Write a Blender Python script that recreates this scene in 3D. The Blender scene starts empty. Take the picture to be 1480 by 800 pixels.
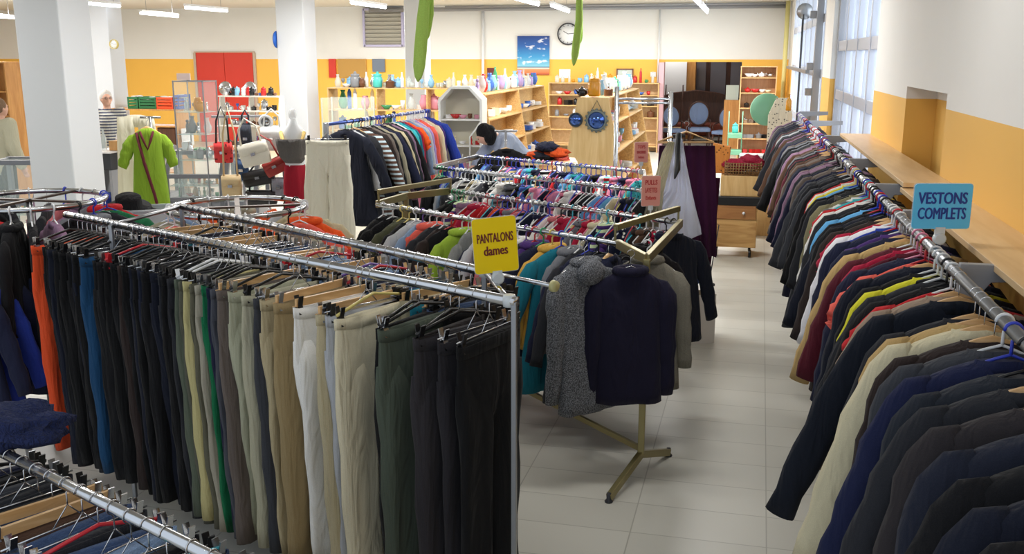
import bpy, math, random
from mathutils import Vector, Matrix, noise
R_ = math.radians
PI = math.pi
random.seed(7)
scene = bpy.context.scene
COL = scene.collection

# ------------------------------------------------------------------ camera
CH, F = 2.25, 1420.0
PITCH, YAW = math.atan(320/1420), R_(12.77)
cam_d = bpy.data.cameras.new('camera')
cam = bpy.data.objects.new('camera', cam_d); COL.objects.link(cam)
cam_d.sensor_width = 36; cam_d.lens = F/1480*36; cam_d.clip_start = .05; cam_d.clip_end = 200
cam.location = (0, 0, CH); cam.rotation_euler = (PI/2-PITCH, 0, YAW)
scene.camera = cam
_Fw = Vector((-math.sin(YAW)*math.cos(PITCH), math.cos(YAW)*math.cos(PITCH), -math.sin(PITCH)))
_Rt = Vector((math.cos(YAW), math.sin(YAW), 0)); _Up = _Rt.cross(_Fw)
def ray(u, v): return _Fw + _Rt*((u-740)/F) + _Up*((400-v)/F)
def at(u, v, z=0.0):
    r = ray(u, v); t = (z-CH)/r.z; return Vector((r.x*t, r.y*t, z))
def atD(u, v, D):           # D: horizontal distance along the view direction
    r = ray(u, v); h = Vector((-math.sin(YAW), math.cos(YAW), 0)); t = D/r.dot(h)
    return Vector((r.x*t, r.y*t, CH+r.z*t))
def atY(u, v, Y):
    r = ray(u, v); t = Y/r.y; return Vector((r.x*t, Y, CH+r.z*t))
def atX(u, v, X):
    r = ray(u, v); t = X/r.x; return Vector((X, r.y*t, CH+r.z*t))

# ------------------------------------------------------------------ materials
def lin(c):
    return tuple((x/255/12.92 if x/255 <= .04045 else ((x/255+.055)/1.055)**2.4) for x in c)+(1,)
_M = {}
def _new(name):
    m = bpy.data.materials.new(name); m.use_nodes = True
    nt = m.node_tree; b = nt.nodes['Principled BSDF']; return m, nt, b
def plain(name, c, rough=.5, metal=0, bump=0, bscale=60, emit=0, coat=0, alpha=1, trans=0):
    if name in _M: return _M[name]
    m, nt, b = _new(name)
    b.inputs['Base Color'].default_value = lin(c); b.inputs['Roughness'].default_value = rough
    b.inputs['Metallic'].default_value = metal
    if trans: b.inputs['Transmission Weight'].default_value = trans; b.inputs['IOR'].default_value = 1.1
    if alpha < 1: b.inputs['Alpha'].default_value = alpha
    if emit: b.inputs['Emission Color'].default_value = lin(c); b.inputs['Emission Strength'].default_value = emit
    if coat: b.inputs['Coat Weight'].default_value = coat
    if bump:
        tc = nt.nodes.new('ShaderNodeTexCoord'); n = nt.nodes.new('ShaderNodeTexNoise'); n.inputs['Scale'].default_value = bscale
        bp = nt.nodes.new('ShaderNodeBump'); bp.inputs['Strength'].default_value = bump; bp.inputs['Distance'].default_value = .01
        nt.links.new(tc.outputs['Object'], n.inputs['Vector']); nt.links.new(n.outputs['Fac'], bp.inputs['Height']); nt.links.new(bp.outputs['Normal'], b.inputs['Normal'])
    _M[name] = m; return m
def cloth(c, style='weave'):
    key = ('cloth', tuple(c), style)
    if key in _M: return _M[key]
    m, nt, b = _new('cloth_%s_%d_%d_%d' % ((style,)+tuple(c)))
    N, L = nt.nodes.new, nt.links.new
    b.inputs['Roughness'].default_value = .92; b.inputs['Specular IOR Level'].default_value = .25
    b.inputs['Sheen Weight'].default_value = .03
    tc = N('ShaderNodeTexCoord'); mp = N('ShaderNodeMapping'); mp.inputs['Scale'].default_value = (7, 7, 1.6)
    L(tc.outputs['Object'], mp.inputs['Vector'])
    w = N('ShaderNodeTexNoise'); w.inputs['Scale'].default_value = 1.6; w.inputs['Detail'].default_value = 3; w.inputs['Distortion'].default_value = .7
    L(mp.outputs['Vector'], w.inputs['Vector'])
    b1 = N('ShaderNodeBump'); b1.inputs['Strength'].default_value = .9; b1.inputs['Distance'].default_value = .035
    L(w.outputs['Fac'], b1.inputs['Height'])
    f = N('ShaderNodeTexNoise'); f.inputs['Scale'].default_value = {'weave': 420, 'knit': 170, 'fur': 90, 'tweed': 210, 'denim': 300, 'stripe': 300, 'check': 300, 'puffer': 200, 'lace': 200, 'print': 200}.get(style, 300)
    L(tc.outputs['Object'], f.inputs['Vector'])
    b2 = N('ShaderNodeBump'); b2.inputs['Strength'].default_value = {'knit': .6, 'fur': 1, 'tweed': .8}.get(style, .2); b2.inputs['Distance'].default_value = .006 if style in ('fur', 'tweed', 'knit') else .002
    L(f.outputs['Fac'], b2.inputs['Height']); L(b1.outputs['Normal'], b2.inputs['Normal']); L(b2.outputs['Normal'], b.inputs['Normal'])
    mx = N('ShaderNodeMix'); mx.data_type = 'RGBA'
    base = lin(c)
    mx.inputs[6].default_value = base
    if style in ('tweed',):
        mx.inputs[7].default_value = lin([min(255, x*1.7+26) for x in c])
        rp = N('ShaderNodeMapRange'); rp.inputs[1].default_value = .42; rp.inputs[2].default_value = .62
        L(f.outputs['Fac'], rp.inputs[0]); L(rp.outputs[0], mx.inputs[0])
    elif style in ('stripe', 'check', 'print'):
        mx.inputs[7].default_value = lin([min(255, 255-x*.7) if sum(c) < 330 else x*.45 for x in c])
        if style == 'print':
            wv = N('ShaderNodeTexVoronoi'); wv.inputs['Scale'].default_value = 28; L(tc.outputs['Object'], wv.inputs['Vector'])
            rp = N('ShaderNodeMapRange'); rp.inputs[1].default_value = .3; rp.inputs[2].default_value = .2; L(wv.outputs['Distance'], rp.inputs[0]); L(rp.outputs[0], mx.inputs[0])
        else:
            wv = N('ShaderNodeTexWave'); wv.bands_direction = 'Z'; wv.inputs['Scale'].default_value = 7; L(tc.outputs['Object'], wv.inputs['Vector'])
            rp = N('ShaderNodeMapRange'); rp.inputs[1].default_value = .55; rp.inputs[2].default_value = .65; L(wv.outputs['Fac'], rp.inputs[0]); L(rp.outputs[0], mx.inputs[0])
    else:
        k = .55 if style == 'denim' else .8
        mx.inputs[7].default_value = tuple(min(1, x*(1.5 if style == 'denim' else 1.12)+.004) for x in base[:3])+(1,)
        rp = N('ShaderNodeMapRange'); rp.inputs[1].default_value = .4; rp.inputs[2].default_value = .7
        L(f.outputs['Fac'], rp.inputs[0]); L(rp.outputs[0], mx.inputs[0])
    L(mx.outputs[2], b.inputs['Base Color'])
    if style == 'lace':
        v = N('ShaderNodeTexVoronoi'); v.inputs['Scale'].default_value = 45; L(tc.outputs['Object'], v.inputs['Vector'])
        rp = N('ShaderNodeMapRange'); rp.inputs[1].default_value = .1; rp.inputs[2].default_value = .3; rp.inputs[3].default_value = .7
        L(v.outputs['Distance'], rp.inputs[0]); L(rp.outputs[0], b.inputs['Alpha'])
    if style in ('lace', 'sheer'):
        tr = N('ShaderNodeBsdfTranslucent'); tr.inputs[0].default_value = base; ms = N('ShaderNodeMixShader'); ms.inputs[0].default_value = .5
        L(b.outputs[0], ms.inputs[1]); L(tr.outputs[0], ms.inputs[2]); L(ms.outputs[0], nt.nodes['Material Output'].inputs[0])
    _M[key] = m; return m
def wood(name, c1, c2, scale=3, osb=False, rough=.5, axis='Z'):
    if name in _M: return _M[name]
    m, nt, b = _new(name); N, L = nt.nodes.new, nt.links.new
    b.inputs['Roughness'].default_value = rough
    tc = N('ShaderNodeTexCoord'); mp = N('ShaderNodeMapping')
    mp.inputs['Scale'].default_value = (6, 6, 6) if osb else {'X': (1, 9, 9), 'Y': (9, 1, 9), 'Z': (9, 9, 1)}[axis]
    L(tc.outputs['Object'], mp.inputs['Vector'])
    n = N('ShaderNodeTexVoronoi' if osb else 'ShaderNodeTexNoise'); n.inputs['Scale'].default_value = scale*(4 if osb else 1)
    if not osb: n.inputs['Detail'].default_value = 5; n.inputs['Distortion'].default_value = 1.2
    L(mp.outputs['Vector'], n.inputs['Vector'])
    mx = N('ShaderNodeMix'); mx.data_type = 'RGBA'; mx.inputs[6].default_value = lin(c1); mx.inputs[7].default_value = lin(c2)
    if osb:
        s = N('ShaderNodeSeparateColor'); L(n.outputs['Color'], s.inputs[0]); L(s.outputs[0], mx.inputs[0])
    else:
        rp = N('ShaderNodeMapRange'); rp.inputs[1].default_value = .35; rp.inputs[2].default_value = .65; L(n.outputs['Fac'], rp.inputs[0]); L(rp.outputs[0], mx.inputs[0])
    L(mx.outputs[2], b.inputs['Base Color'])
    _M[name] = m; return m
def two_tone(name, h, low, high):
    m, nt, b = _new(name); N, L = nt.nodes.new, nt.links.new
    g = N('ShaderNodeNewGeometry'); s = N('ShaderNodeSeparateXYZ'); L(g.outputs['Position'], s.inputs[0])
    c = N('ShaderNodeMath'); c.operation = 'GREATER_THAN'; c.inputs[1].default_value = h; L(s.outputs['Z'], c.inputs[0])
    n = N('ShaderNodeTexNoise'); n.inputs['Scale'].default_value = 1.3; n.inputs['Detail'].default_value = 4; L(g.outputs['Position'], n.inputs['Vector'])
    mx = N('ShaderNodeMix'); mx.data_type = 'RGBA'; mx.inputs[6].default_value = lin(low); mx.inputs[7].default_value = lin(high)
    L(c.outputs[0], mx.inputs[0])
    m2 = N('ShaderNodeMix'); m2.data_type = 'RGBA'; m2.blend_type = 'MULTIPLY'; m2.inputs[7].default_value = (.93, .93, .92, 1)
    L(n.outputs['Fac'], m2.inputs[0]); L(mx.outputs[2], m2.inputs[6]); L(m2.outputs[2], b.inputs['Base Color'])
    b.inputs['Roughness'].default_value = .7
    n2 = N('ShaderNodeTexNoise'); n2.inputs['Scale'].default_value = 90; L(g.outputs['Position'], n2.inputs['Vector'])
    bp = N('ShaderNodeBump'); bp.inputs['Strength'].default_value = .08; L(n2.outputs['Fac'], bp.inputs['Height']); L(bp.outputs['Normal'], b.inputs['Normal'])
    return m
CHROME = plain('chrome', (196, 198, 202), .22, 1)
STEEL = plain('brushed_steel', (150, 152, 156), .35, .9)
BRASS = plain('olive_brass', (150, 140, 98), .35, .7)
GREYP = plain('grey_paint', (150, 151, 155), .45)
DARKP = plain('dark_paint', (50, 52, 58), .5)
BLACKP = plain('black_plastic', (20, 20, 22), .4)
WHITEP = plain('white_plastic', (226, 228, 230), .35)
GLASS = plain('clear_glass', (225, 240, 238), .05, alpha=.16)
HWOOD = wood('hanger_wood', (205, 160, 105), (222, 182, 130), 4, axis='X', rough=.4)
PINE = wood('pine', (214, 178, 122), (198, 158, 100), 2)
BEECH = wood('beech_board', (222, 192, 148), (208, 174, 126), 1.2, axis='Y', rough=.35)
OSB = wood('osb_board', (226, 190, 128), (196, 152, 92), 3, osb=True)
PLY = wood('plywood', (224, 194, 140), (208, 172, 114), 1.5)
BROWN = wood('dark_brown_wood', (72, 44, 30), (96, 60, 40), 2)

# ------------------------------------------------------------------ mesh builder
class MB:
    def __init__(s): s.v = []; s.f = []; s.sm = []
    def add(s, vs, fs, sm=True):
        o = len(s.v); s.v += [tuple(v) for v in vs]; s.f += [tuple(i+o for i in f) for f in fs]; s.sm += [sm]*len(fs); return s
    def box(s, c, d, M=None):
        x, y, z = d[0]/2, d[1]/2, d[2]/2
        vs = [Vector((a*x, b*y, e*z)) for a in (-1, 1) for b in (-1, 1) for e in (-1, 1)]
        if M is not None: vs = [M @ v for v in vs]
        vs = [v+Vector(c) for v in vs]
        return s.add(vs, [(0, 1, 3, 2), (4, 6, 7, 5), (0, 4, 5, 1), (2, 3, 7, 6), (0, 2, 6, 4), (1, 5, 7, 3)], False)
    def beam(s, a, b, w, h):
        a, b = Vector(a), Vector(b); d = (b-a); L = d.length; d.normalize()
        up = Vector((0, 0, 1)) if abs(d.z) < .95 else Vector((0, 1, 0))
        x = d.cross(up).normalized(); z = x.cross(d)
        M = Matrix((x, d, z)).transposed()
        return s.box((a+b)/2, (w, L, h), M)
    def tube(s, pts, r, n=8, closed=False, flat=1.0):
        pts = [Vector(p) for p in pts]; m = len(pts)
        rs = r if isinstance(r, (list, tuple)) else [r]*m
        vs = []; ref = None
        for i, p in enumerate(pts):
            if closed: t = pts[(i+1) % m]-pts[i-1]
            else: t = pts[min(i+1, m-1)]-pts[max(i-1, 0)]
            t.normalize()
            if ref is None:
                ref = Vector((0, 1, 0)) if abs(t.y) < .9 else Vector((1, 0, 0))
            ref = (ref-t*ref.dot(t)).normalized(); q = t.cross(ref)
            for k in range(n):
                a = 2*PI*k/n; vs.append(p+ref*math.cos(a)*rs[i]*flat+q*math.sin(a)*rs[i])
        fs = []
        for i in range(m if closed else m-1):
            j = (i+1) % m
            for k in range(n):
                l = (k+1) % n; fs.append((i*n+k, i*n+l, j*n+l, j*n+k))
        if not closed: fs += [tuple(range(n))[::-1], tuple((m-1)*n+k for k in range(n))]
        return s.add(vs, fs)
    def cyl(s, a, b, r, n=12): return s.tube([a, b], r, n)
    def lathe(s, prof, n=16, o=(0, 0, 0), M=None):
        vs = []
        for (r, z) in prof:
            for k in range(n):
                a = 2*PI*k/n; v = Vector((r*math.cos(a), r*math.sin(a), z))
                if M is not None: v = M @ v
                vs.append(v+Vector(o))
        m = len(prof); fs = [(i*n+k, i*n+(k+1) % n, (i+1)*n+(k+1) % n, (i+1)*n+k) for i in range(m-1) for k in range(n)]
        fs += [tuple(range(n))[::-1], tuple((m-1)*n+k for k in range(n))]
        return s.add(vs, fs)
    def loft(s, rings, caps=True):
        n = len(rings[0]); m = len(rings); vs = [p for r in rings for p in r]
        fs = [(i*n+k, i*n+(k+1) % n, (i+1)*n+(k+1) % n, (i+1)*n+k) for i in range(m-1) for k in range(n)]
        if caps: fs += [tuple(range(n))[::-1], tuple((m-1)*n+k for k in range(n))]
        return s.add(vs, fs)
    def prism(s, poly, ext, sm=False):
        n = len(poly); e = Vector(ext); vs = [Vector(p) for p in poly]+[Vector(p)+e for p in poly]
        fs = [tuple(range(n))[::-1], tuple(range(n, 2*n))]+[(i, (i+1) % n, (i+1) % n+n, i+n) for i in range(n)]
        return s.add(vs, fs, sm)
    def ball(s, c, r, n=10, sc=(1, 1, 1)):
        prof = [(math.sin(PI*i/n)*1.0, -math.cos(PI*i/n)) for i in range(1, n)]
        M = Matrix.Diagonal(Vector((r*sc[0], r*sc[1], r*sc[2])))
        return s.lathe([(a, b) for a, b in prof], n+4, c, M)
    def mesh(s, name='m'):
        me = bpy.data.meshes.new(name); me.from_pydata(s.v, [], s.f); me.polygons.foreach_set('use_smooth', s.sm); me.update(); return me
    def build(s, name, mat, parent=None, bevel=0, loc=None):
        o = bpy.data.objects.new(name, s.mesh(name)); COL.objects.link(o)
        o.data.materials.append(mat)
        if parent is not None: o.parent = parent
        if loc is not None: o.location = loc
        if bevel:
            b = o.modifiers.new('bevel', 'BEVEL'); b.width = bevel; b.segments = 2; b.limit_method = 'ANGLE'
        return o
def empty(name, loc=(0, 0, 0), rz=0):
    o = bpy.data.objects.new(name, None); COL.objects.link(o); o.location = loc; o.rotation_euler = (0, 0, rz); o.empty_display_size = .05; return o
def inst(name, me, mat, parent=None, loc=(0, 0, 0), rot=(0, 0, 0)):
    o = bpy.data.objects.new(name, me); COL.objects.link(o)
    if not me.materials: me.materials.append(None)
    o.material_slots[0].link = 'OBJECT'; o.material_slots[0].material = mat
    if parent is not None: o.parent = parent
    o.location = loc; o.rotation_euler = rot; return o
def tag(o, label, cat, group=None):
    o['label'] = label; o['category'] = cat
    if group: o['group'] = group
    return o
def struct(o): o['kind'] = 'structure'; return o
REG = []
def reg(o, adj, noun, place, cat, group=None, ends='from near end'):
    """label worked out at the end: unique ones keep the plain phrase, repeats are counted off"""
    REG.append((o, adj, noun, place, cat, group, ends)); return o
ONES = 'zero first second third fourth fifth sixth seventh eighth ninth tenth eleventh twelfth thirteenth fourteenth fifteenth sixteenth seventeenth eighteenth nineteenth'.split()
TENS = {2: 'twent', 3: 'thirt', 4: 'fort', 5: 'fift', 6: 'sixt', 7: 'sevent'}
def ordinal(n):
    if n < 20: return ONES[n]
    return TENS[n//10]+('ieth' if n % 10 == 0 else 'y-'+ONES[n % 10])
def finish_labels():
    d = {}
    for r in REG: d.setdefault((r[1], r[2], r[3]), []).append(r)
    for (adj, noun, place), rs in d.items():
        for i, r in enumerate(rs):
            o = r[0]; o['category'] = r[4]
            if r[5]: o['group'] = r[5]
            if len(rs) == 1: o['label'] = f'{adj} {noun} {place}'
            else: o['label'] = f'{ordinal(i+1)} {adj} {noun} {r[6]}, {place}'
def text_obj(name, body, size, mat, parent, loc, rot=(PI/2, 0, 0), sx=1.0, bold=.012):
    cu = bpy.data.curves.new(name, 'FONT'); cu.body = body; cu.size = size; cu.extrude = .0006
    cu.align_x = 'CENTER'; cu.align_y = 'CENTER'; cu.resolution_u = 3
    t = bpy.data.objects.new(name+'_c', cu); COL.objects.link(t)
    raw = bpy.data.meshes.new_from_object(t.evaluated_get(bpy.context.evaluated_depsgraph_get()))
    bpy.data.objects.remove(t)
    mb = MB(); vs = [v.co.copy() for v in raw.vertices]; fs = [tuple(p_.vertices) for p_ in raw.polygons]
    for k, (dx, dy) in enumerate(((-.035, 0), (0, .012), (.035, 0), (0, -.012))): mb.add([v+Vector((dx*size, dy*size, k*.00004)) for v in vs], fs, False)
    me = mb.mesh(name)
    o = bpy.data.objects.new(name, me); COL.objects.link(o); me.materials.clear(); me.materials.append(mat)
    o.parent = parent; o.location = loc; o.rotation_euler = rot; o.scale = (sx, 1, 1); return o

# ------------------------------------------------------------------ garment templates
def ring(hw, hd, z, n=22, cx=0, cy=0, amp=0, k=30, ph=0, p=.75):
    out = []
    for i in range(n):
        a = 2*PI*i/n; c, s_ = math.cos(a), math.sin(a)
        x = cx+hw*math.copysign(abs(c)**p, c); y = cy+hd*math.copysign(abs(s_)**p, s_)
        out.append((x, y+amp*math.sin(k*x+ph), z))
    return out
RAILR = .016
def hook_mesh(r, neck):
    m = MB(); pts = [(0, 0, neck), (0, 0, (neck-.03)/2-.005)]
    rad = RAILR+r+.001
    pts += [(.0, 0, -rad-.006)]
    for i in range(0, 13):
        a = R_(-70+i*21); pts.append((rad*math.cos(a), 0, rad*math.sin(a)))
    m.tube(pts, r, 6); return m.mesh('hook')
HOOKS = {}
def hookm(r, neck):
    k = (r, neck)
    if k not in HOOKS: HOOKS[k] = hook_mesh(r, neck)
    return HOOKS[k]
def hanger_mesh(kind, w, z0):
    m = MB(); zt = z0+.02; zb = z0-.075*w/.2
    if kind == 'wood':
        rings = []
        for i in range(13):
            t = -1+i/6; x = t*(w-.01); z = zt-.016+(zb-zt)*abs(t)**1.35; h = .018*(1-.45*abs(t)); y = .012*abs(t)**2
            rings.append([(x, y-.007, z-h), (x, y+.007, z-h), (x, y+.007, z+h), (x, y-.007, z+h)])
        m.loft(rings)
    else:
        r = .0045 if kind == 'plastic' else .0018
        pts = [(t*(w-.01), 0, zt+(zb-zt)*abs(t)**1.15) for t in [-1+i/6 for i in range(13)]]
        m.tube(pts, r, 6); m.tube([pts[0], (-w+.02, 0, zb-.012), (0, 0, zb-.014), (w-.02, 0, zb-.012), pts[-1]], r, 6)
    return m.mesh('hanger')
def top_template(seed, w=.22, L=.74, d=.04, fl=.1, sleeve=.58, sr=.055, collar='band', nslv=2):
    """meshes of a garment that hangs from the rail at the origin; local y runs along the rail"""
    rd = random.Random(seed); z0 = -.085; parts = []; L *= rd.uniform(.9, 1.12); fl *= rd.uniform(.6, 1.4); d *= rd.uniform(.85, 1.2)
    m = MB(); ph = rd.uniform(0, 6); k = rd.uniform(26, 40)
    prof = [(.0, .30, .55), (-.010, .42, .75), (-.028, .62, .85), (-.05, .80, .9), (-.075, .94, .85), (-.105, 1.0, .9), (-.16, .96, 1), (-.25, .93, 1.05)]
    rings = [ring(w*a, d*b, z0+z, ph=ph, k=k) for z, a, b in prof]
    n = 9; lx = rd.uniform(-.02, .02); ly = rd.uniform(-.012, .012)
    for i in range(1, n+1):
        t = i/n; z = z0-.25-(L-.25)*t
        rings.append(ring(w*.93+fl*.75*t, d*(1.05+.25*t), z+(.0 if i < n else rd.uniform(-.01, .01)), cx=lx*t, cy=ly*t, amp=.010*t*(1+.5*math.sin(i)), k=k, ph=ph+.6*t))
    rings.append(ring((w*.93+fl*.75)*.97, d*.7, z0-L+.012, cx=lx, cy=ly, amp=.010, k=k, ph=ph+.6))
    m.loft(rings); parts.append(('body', m.mesh('body')))
    if sleeve:
        for s in (-1, 1):
            m = MB(); wob = rd.uniform(-.018, .018); f2 = fl*rd.uniform(.8, 1.35); y2 = rd.uniform(-.02, .02)
            pts = [(s*(w-.055), 0, z0-.072), (s*(w-.02), 0, z0-.095), (s*(w+.008), wob*.3, z0-.15)]; rs = [sr*.45, sr*.8, sr]
            N = 8
            for i in range(1, N+1):
                t = i/N; ln = sleeve-.15
                pts.append((s*(w+.008+f2*t**.8), wob*math.sin(t*3)+y2*t, z0-.15-ln*t))
                rs.append(sr*(1-.28*t)*(1+.10*math.sin(i*2.3+seed)))
            pts.append((pts[-1][0], pts[-1][1], pts[-1][2]+.01)); rs.append(rs[-1]*.7)
            m.tube(pts, rs, 12, flat=.62); parts.append(('sleeve', m.mesh('sleeve')))
    if collar == 'band':
        m = MB(); N = 20; rr = []
        for i in range(N):
            a = 2*PI*i/N; x = w*.36*math.cos(a); y = d*.8*math.sin(a); zz = z0+.002-.012*abs(math.cos(a))-.02*(math.sin(a) > .3)
            rr.append([(x*1.12, y*1.2, zz-.028), (x*1.02, y*1.05, zz+.014), (x*.9, y*.8, zz+.012), (x*.92, y*.8, zz-.02)])
        rr.append(rr[0]); m.loft(rr, False); parts.append(('collar', m.mesh('collar')))
    elif collar == 'fur':
        m = MB(); N = 16; m.tube([(w*.42*math.cos(2*PI*i/N), d*.9*math.sin(2*PI*i/N), z0-.004) for i in range(N)], .024, 8, closed=True); parts.append(('collar', m.mesh('collar')))
    elif collar == 'hood':
        m = MB(); m.ball((0, -d*1.1, z0-.055), .085, 10, (1.0, .5, .8)); m.tube([(.075*math.cos(2*PI*i/16), d*.7*math.sin(2*PI*i/16)-.01, z0-.005) for i in range(16)], .02, 8, closed=True); parts.append(('hood', m.mesh('hood')))
    return dict(parts=parts, z0=z0, w=w, kind='top')
def trouser_template(seed, w=.195, L=1.08, d=.03, hem=.085):
    rd = random.Random(seed); zt = -.135; parts = []
    m = MB(); ph = rd.uniform(0, 6); k = rd.uniform(28, 44); lx = rd.uniform(-.03, .03); ly = rd.uniform(-.015, .015)
    m.loft([ring(w*a, d*b, zt-z, amp=.006*z*6, k=k, ph=ph, p=.85, n=26) for z, a, b in
            [(.0, .98, .62), (.035, 1, .7), (.09, 1.02, .9), (.15, 1.04, 1.0), (.21, 1.03, .95), (.27, .98, .7), (.31, .9, .3)]])
    for s in (-1, 1):
        rings = []; N = 10; cy = rd.uniform(-.01, .01); dd = rd.uniform(.9, 1.2)
        for i in range(N+1):
            t = i/N; z = zt-.13-(L-.13)*t
            hw = w*.52*(1-t)+hem*t+.006*math.sin(i*1.7+ph)
            rings.append(ring(hw, d*dd*(.45 if i == 0 else .93 if i == 1 else 1.04+.12*math.sin(i*1.3+s)), z, n=18, cx=s*(w*.53*(1-t)+(hem*.95)*t)+lx*t, cy=cy*t+ly*t+.012*math.sin(3.2*t+s+ph)*t, amp=.008, k=50, ph=ph+t*2, p=.85))
        rings.append(ring(hem*.9, d*.6, zt-L+.012, n=18, cx=s*hem*.95+lx, cy=cy+ly+.012*math.sin(3.2+s+ph), p=.85))
        m.loft(rings)
    parts.append(('legs', m.mesh('legs')))
    m = MB(); N = 28; rr = []
    for i in range(N):
        a = 2*PI*i/N; c = math.copysign(abs(math.cos(a))**.85, math.cos(a)); s_ = math.copysign(abs(math.sin(a))**.85, math.sin(a))
        x = w*c; y = d*.78*s_; dip = -.018*(1-abs(c)**2)*(1 if s_ > 0 else .3)+.004*math.sin(3*a+ph)
        rr.append([(x*1.01, y*1.1, zt-.038+dip), (x*1.015, y*1.14, zt+.004+dip), (x*.985, y*.92, zt+.004+dip), (x*.98, y*.85, zt-.038+dip)])
    rr.append(rr[0]); m.loft(rr, False); parts.append(('waistband', m.mesh('waistband')))
    return dict(parts=parts, z0=-.11, w=w, kind='trousers')
def clip_hanger_mesh(w, style):
    m = MB(); zb = -.118
    if style == 'wood':
        m.box((0, 0, zb+.004), (2*w*.94, .012, .03))
        m.cyl((-w*1.02, 0, zb-.008), (w*1.02, 0, zb-.008), .0022, 6)
    elif style == 'plastic':
        m.tube([(-w*.95, 0, zb), (-w*.5, 0, zb+.022), (0, 0, zb+.045), (w*.5, 0, zb+.022), (w*.95, 0, zb)], .006, 6)
    else:
        m.cyl((-w*1.02, 0, zb), (w*1.02, 0, zb), .0028, 6)
        m.tube([(-.05, 0, zb), (-.012, 0, -.075), (0, 0, -.06), (.012, 0, -.075), (.05, 0, zb)], .002, 6)
    return m.mesh('hanger')
def clip_mesh():
    m = MB()
    for s in (-1, 1):
        m.beam((0, s*.016, -.088), (0, s*.006, -.128), .020, .004); m.beam((0, s*.006, -.128), (0, s*.014, -.160), .022, .004)
    m.tube([(-.009, 0, -.124), (.009, 0, -.124)], .008, 8)
    return m.mesh('clip')
CLIPM = clip_mesh()
HANGM = {}
def hangm(*k):
    if k not in HANGM: HANGM[k] = clip_hanger_mesh(k[1], k[2]) if k[0] == 'clip' else hanger_mesh(*k)
    return HANGM[k]
TPL = {}
KINDS = {
 'jacket': dict(w=.225, L=.76, d=.044, fl=.11, sleeve=.60, sr=.062),
 'suit':   dict(w=.235, L=.78, d=.050, fl=.10, sleeve=.62, sr=.065),
 'coat':   dict(w=.23, L=1.0, d=.05, fl=.15, sleeve=.64, sr=.066),
 'longcoat': dict(w=.235, L=1.14, d=.05, fl=.16, sleeve=.80, sr=.07),
 'shirt':  dict(w=.215, L=.72, d=.026, fl=.07, sleeve=.58, sr=.05),
 'tee':    dict(w=.21, L=.64, d=.024, fl=.06, sleeve=.26, sr=.07, collar=None),
 'sweater': dict(w=.20, L=.62, d=.036, fl=.05, sleeve=.56, sr=.055, collar='fur'),
 'dress':  dict(w=.17, L=1.0, d=.03, fl=.12, sleeve=0, collar=None),
 'kidtop': dict(w=.145, L=.42, d=.022, fl=.04, sleeve=.34, sr=.038, collar=None),
 'kidtee': dict(w=.145, L=.40, d=.020, fl=.04, sleeve=.17, sr=.045, collar=None),
 'kidhood': dict(w=.15, L=.44, d=.03, fl=.04, sleeve=.36, sr=.042, collar='hood'),
 'puffer': dict(w=.23, L=.66, d=.07, fl=.07, sleeve=.58, sr=.075),
}
for i_, (k_, p_) in enumerate(KINDS.items()):
    TPL[k_] = [top_template(100*i_+j, **p_) for j in range(6)]
TPL['trousers'] = [trouser_template(900+j, w=.19+.01*(j % 3), L=1.09+.03*(j % 2), hem=.075+.012*(j % 3)) for j in range(6)]
TPL['jeans'] = [trouser_template(950+j, w=.19, L=.98, hem=.08) for j in range(3)]
NOUN = {'jacket': ('jacket', 'jacket', 'jacket'), 'suit': ('suit_jacket', 'suit jacket', 'jacket'), 'coat': ('coat', 'coat', 'coat'), 'longcoat': ('coat', 'long coat', 'coat'), 'shirt': ('shirt', 'shirt', 'shirt'),
        'tee': ('t_shirt', 't-shirt', 't-shirt'), 'sweater': ('sweater', 'sweater', 'sweater'), 'dress': ('dress', 'dress', 'dress'),
        'kidtop': ('childrens_shirt', "child's shirt", "children's shirt"), 'kidtee': ('childrens_t_shirt', "child's t-shirt", "children's t-shirt"), 'kidhood': ('childrens_hoodie', "child's hoodie", "children's hoodie"),
        'puffer': ('padded_jacket', 'padded jacket', 'jacket'), 'trousers': ('trousers', 'trousers', 'trousers'), 'jeans': ('jeans', 'jeans', 'trousers')}
PAL = {'black': (17, 17, 20), 'jet': (12, 12, 14), 'charcoal': (38, 39, 44), 'dark grey': (58, 60, 66), 'grey': (112, 114, 120), 'light grey': (176, 178, 182), 'navy': (26, 30, 54),
       'midnight blue': (20, 24, 38), 'royal blue': (36, 58, 150), 'blue': (54, 84, 158), 'sky blue': (104, 166, 214), 'denim blue': (58, 76, 108), 'pale denim': (120, 142, 172), 'teal': (24, 110, 128), 'turquoise': (60, 170, 178),
       'white': (226, 224, 220), 'off-white': (214, 210, 196), 'cream': (206, 196, 164), 'beige': (186, 174, 142), 'tan': (176, 148, 104), 'khaki': (128, 122, 92), 'olive': (72, 74, 54), 'camel': (182, 152, 100),
       'brown': (84, 60, 46), 'dark brown': (44, 34, 32), 'taupe': (104, 94, 88), 'maroon': (84, 24, 38), 'red': (186, 34, 40), 'crimson': (160, 24, 56), 'pink': (222, 132, 158), 'rose': (198, 110, 116), 'coral': (226, 98, 84),
       'orange': (226, 88, 34), 'yellow': (222, 208, 44), 'mustard': (206, 160, 70), 'lime': (150, 180, 60), 'green': (34, 108, 70), 'mint': (130, 200, 170), 'purple': (74, 48, 110), 'plum': (62, 30, 56), 'lilac': (160, 140, 192), 'mauve': (134, 104, 128),
       'dark green': (34, 52, 42), 'grey-green': (84, 92, 78), 'stone': (148, 142, 122)}
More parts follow.
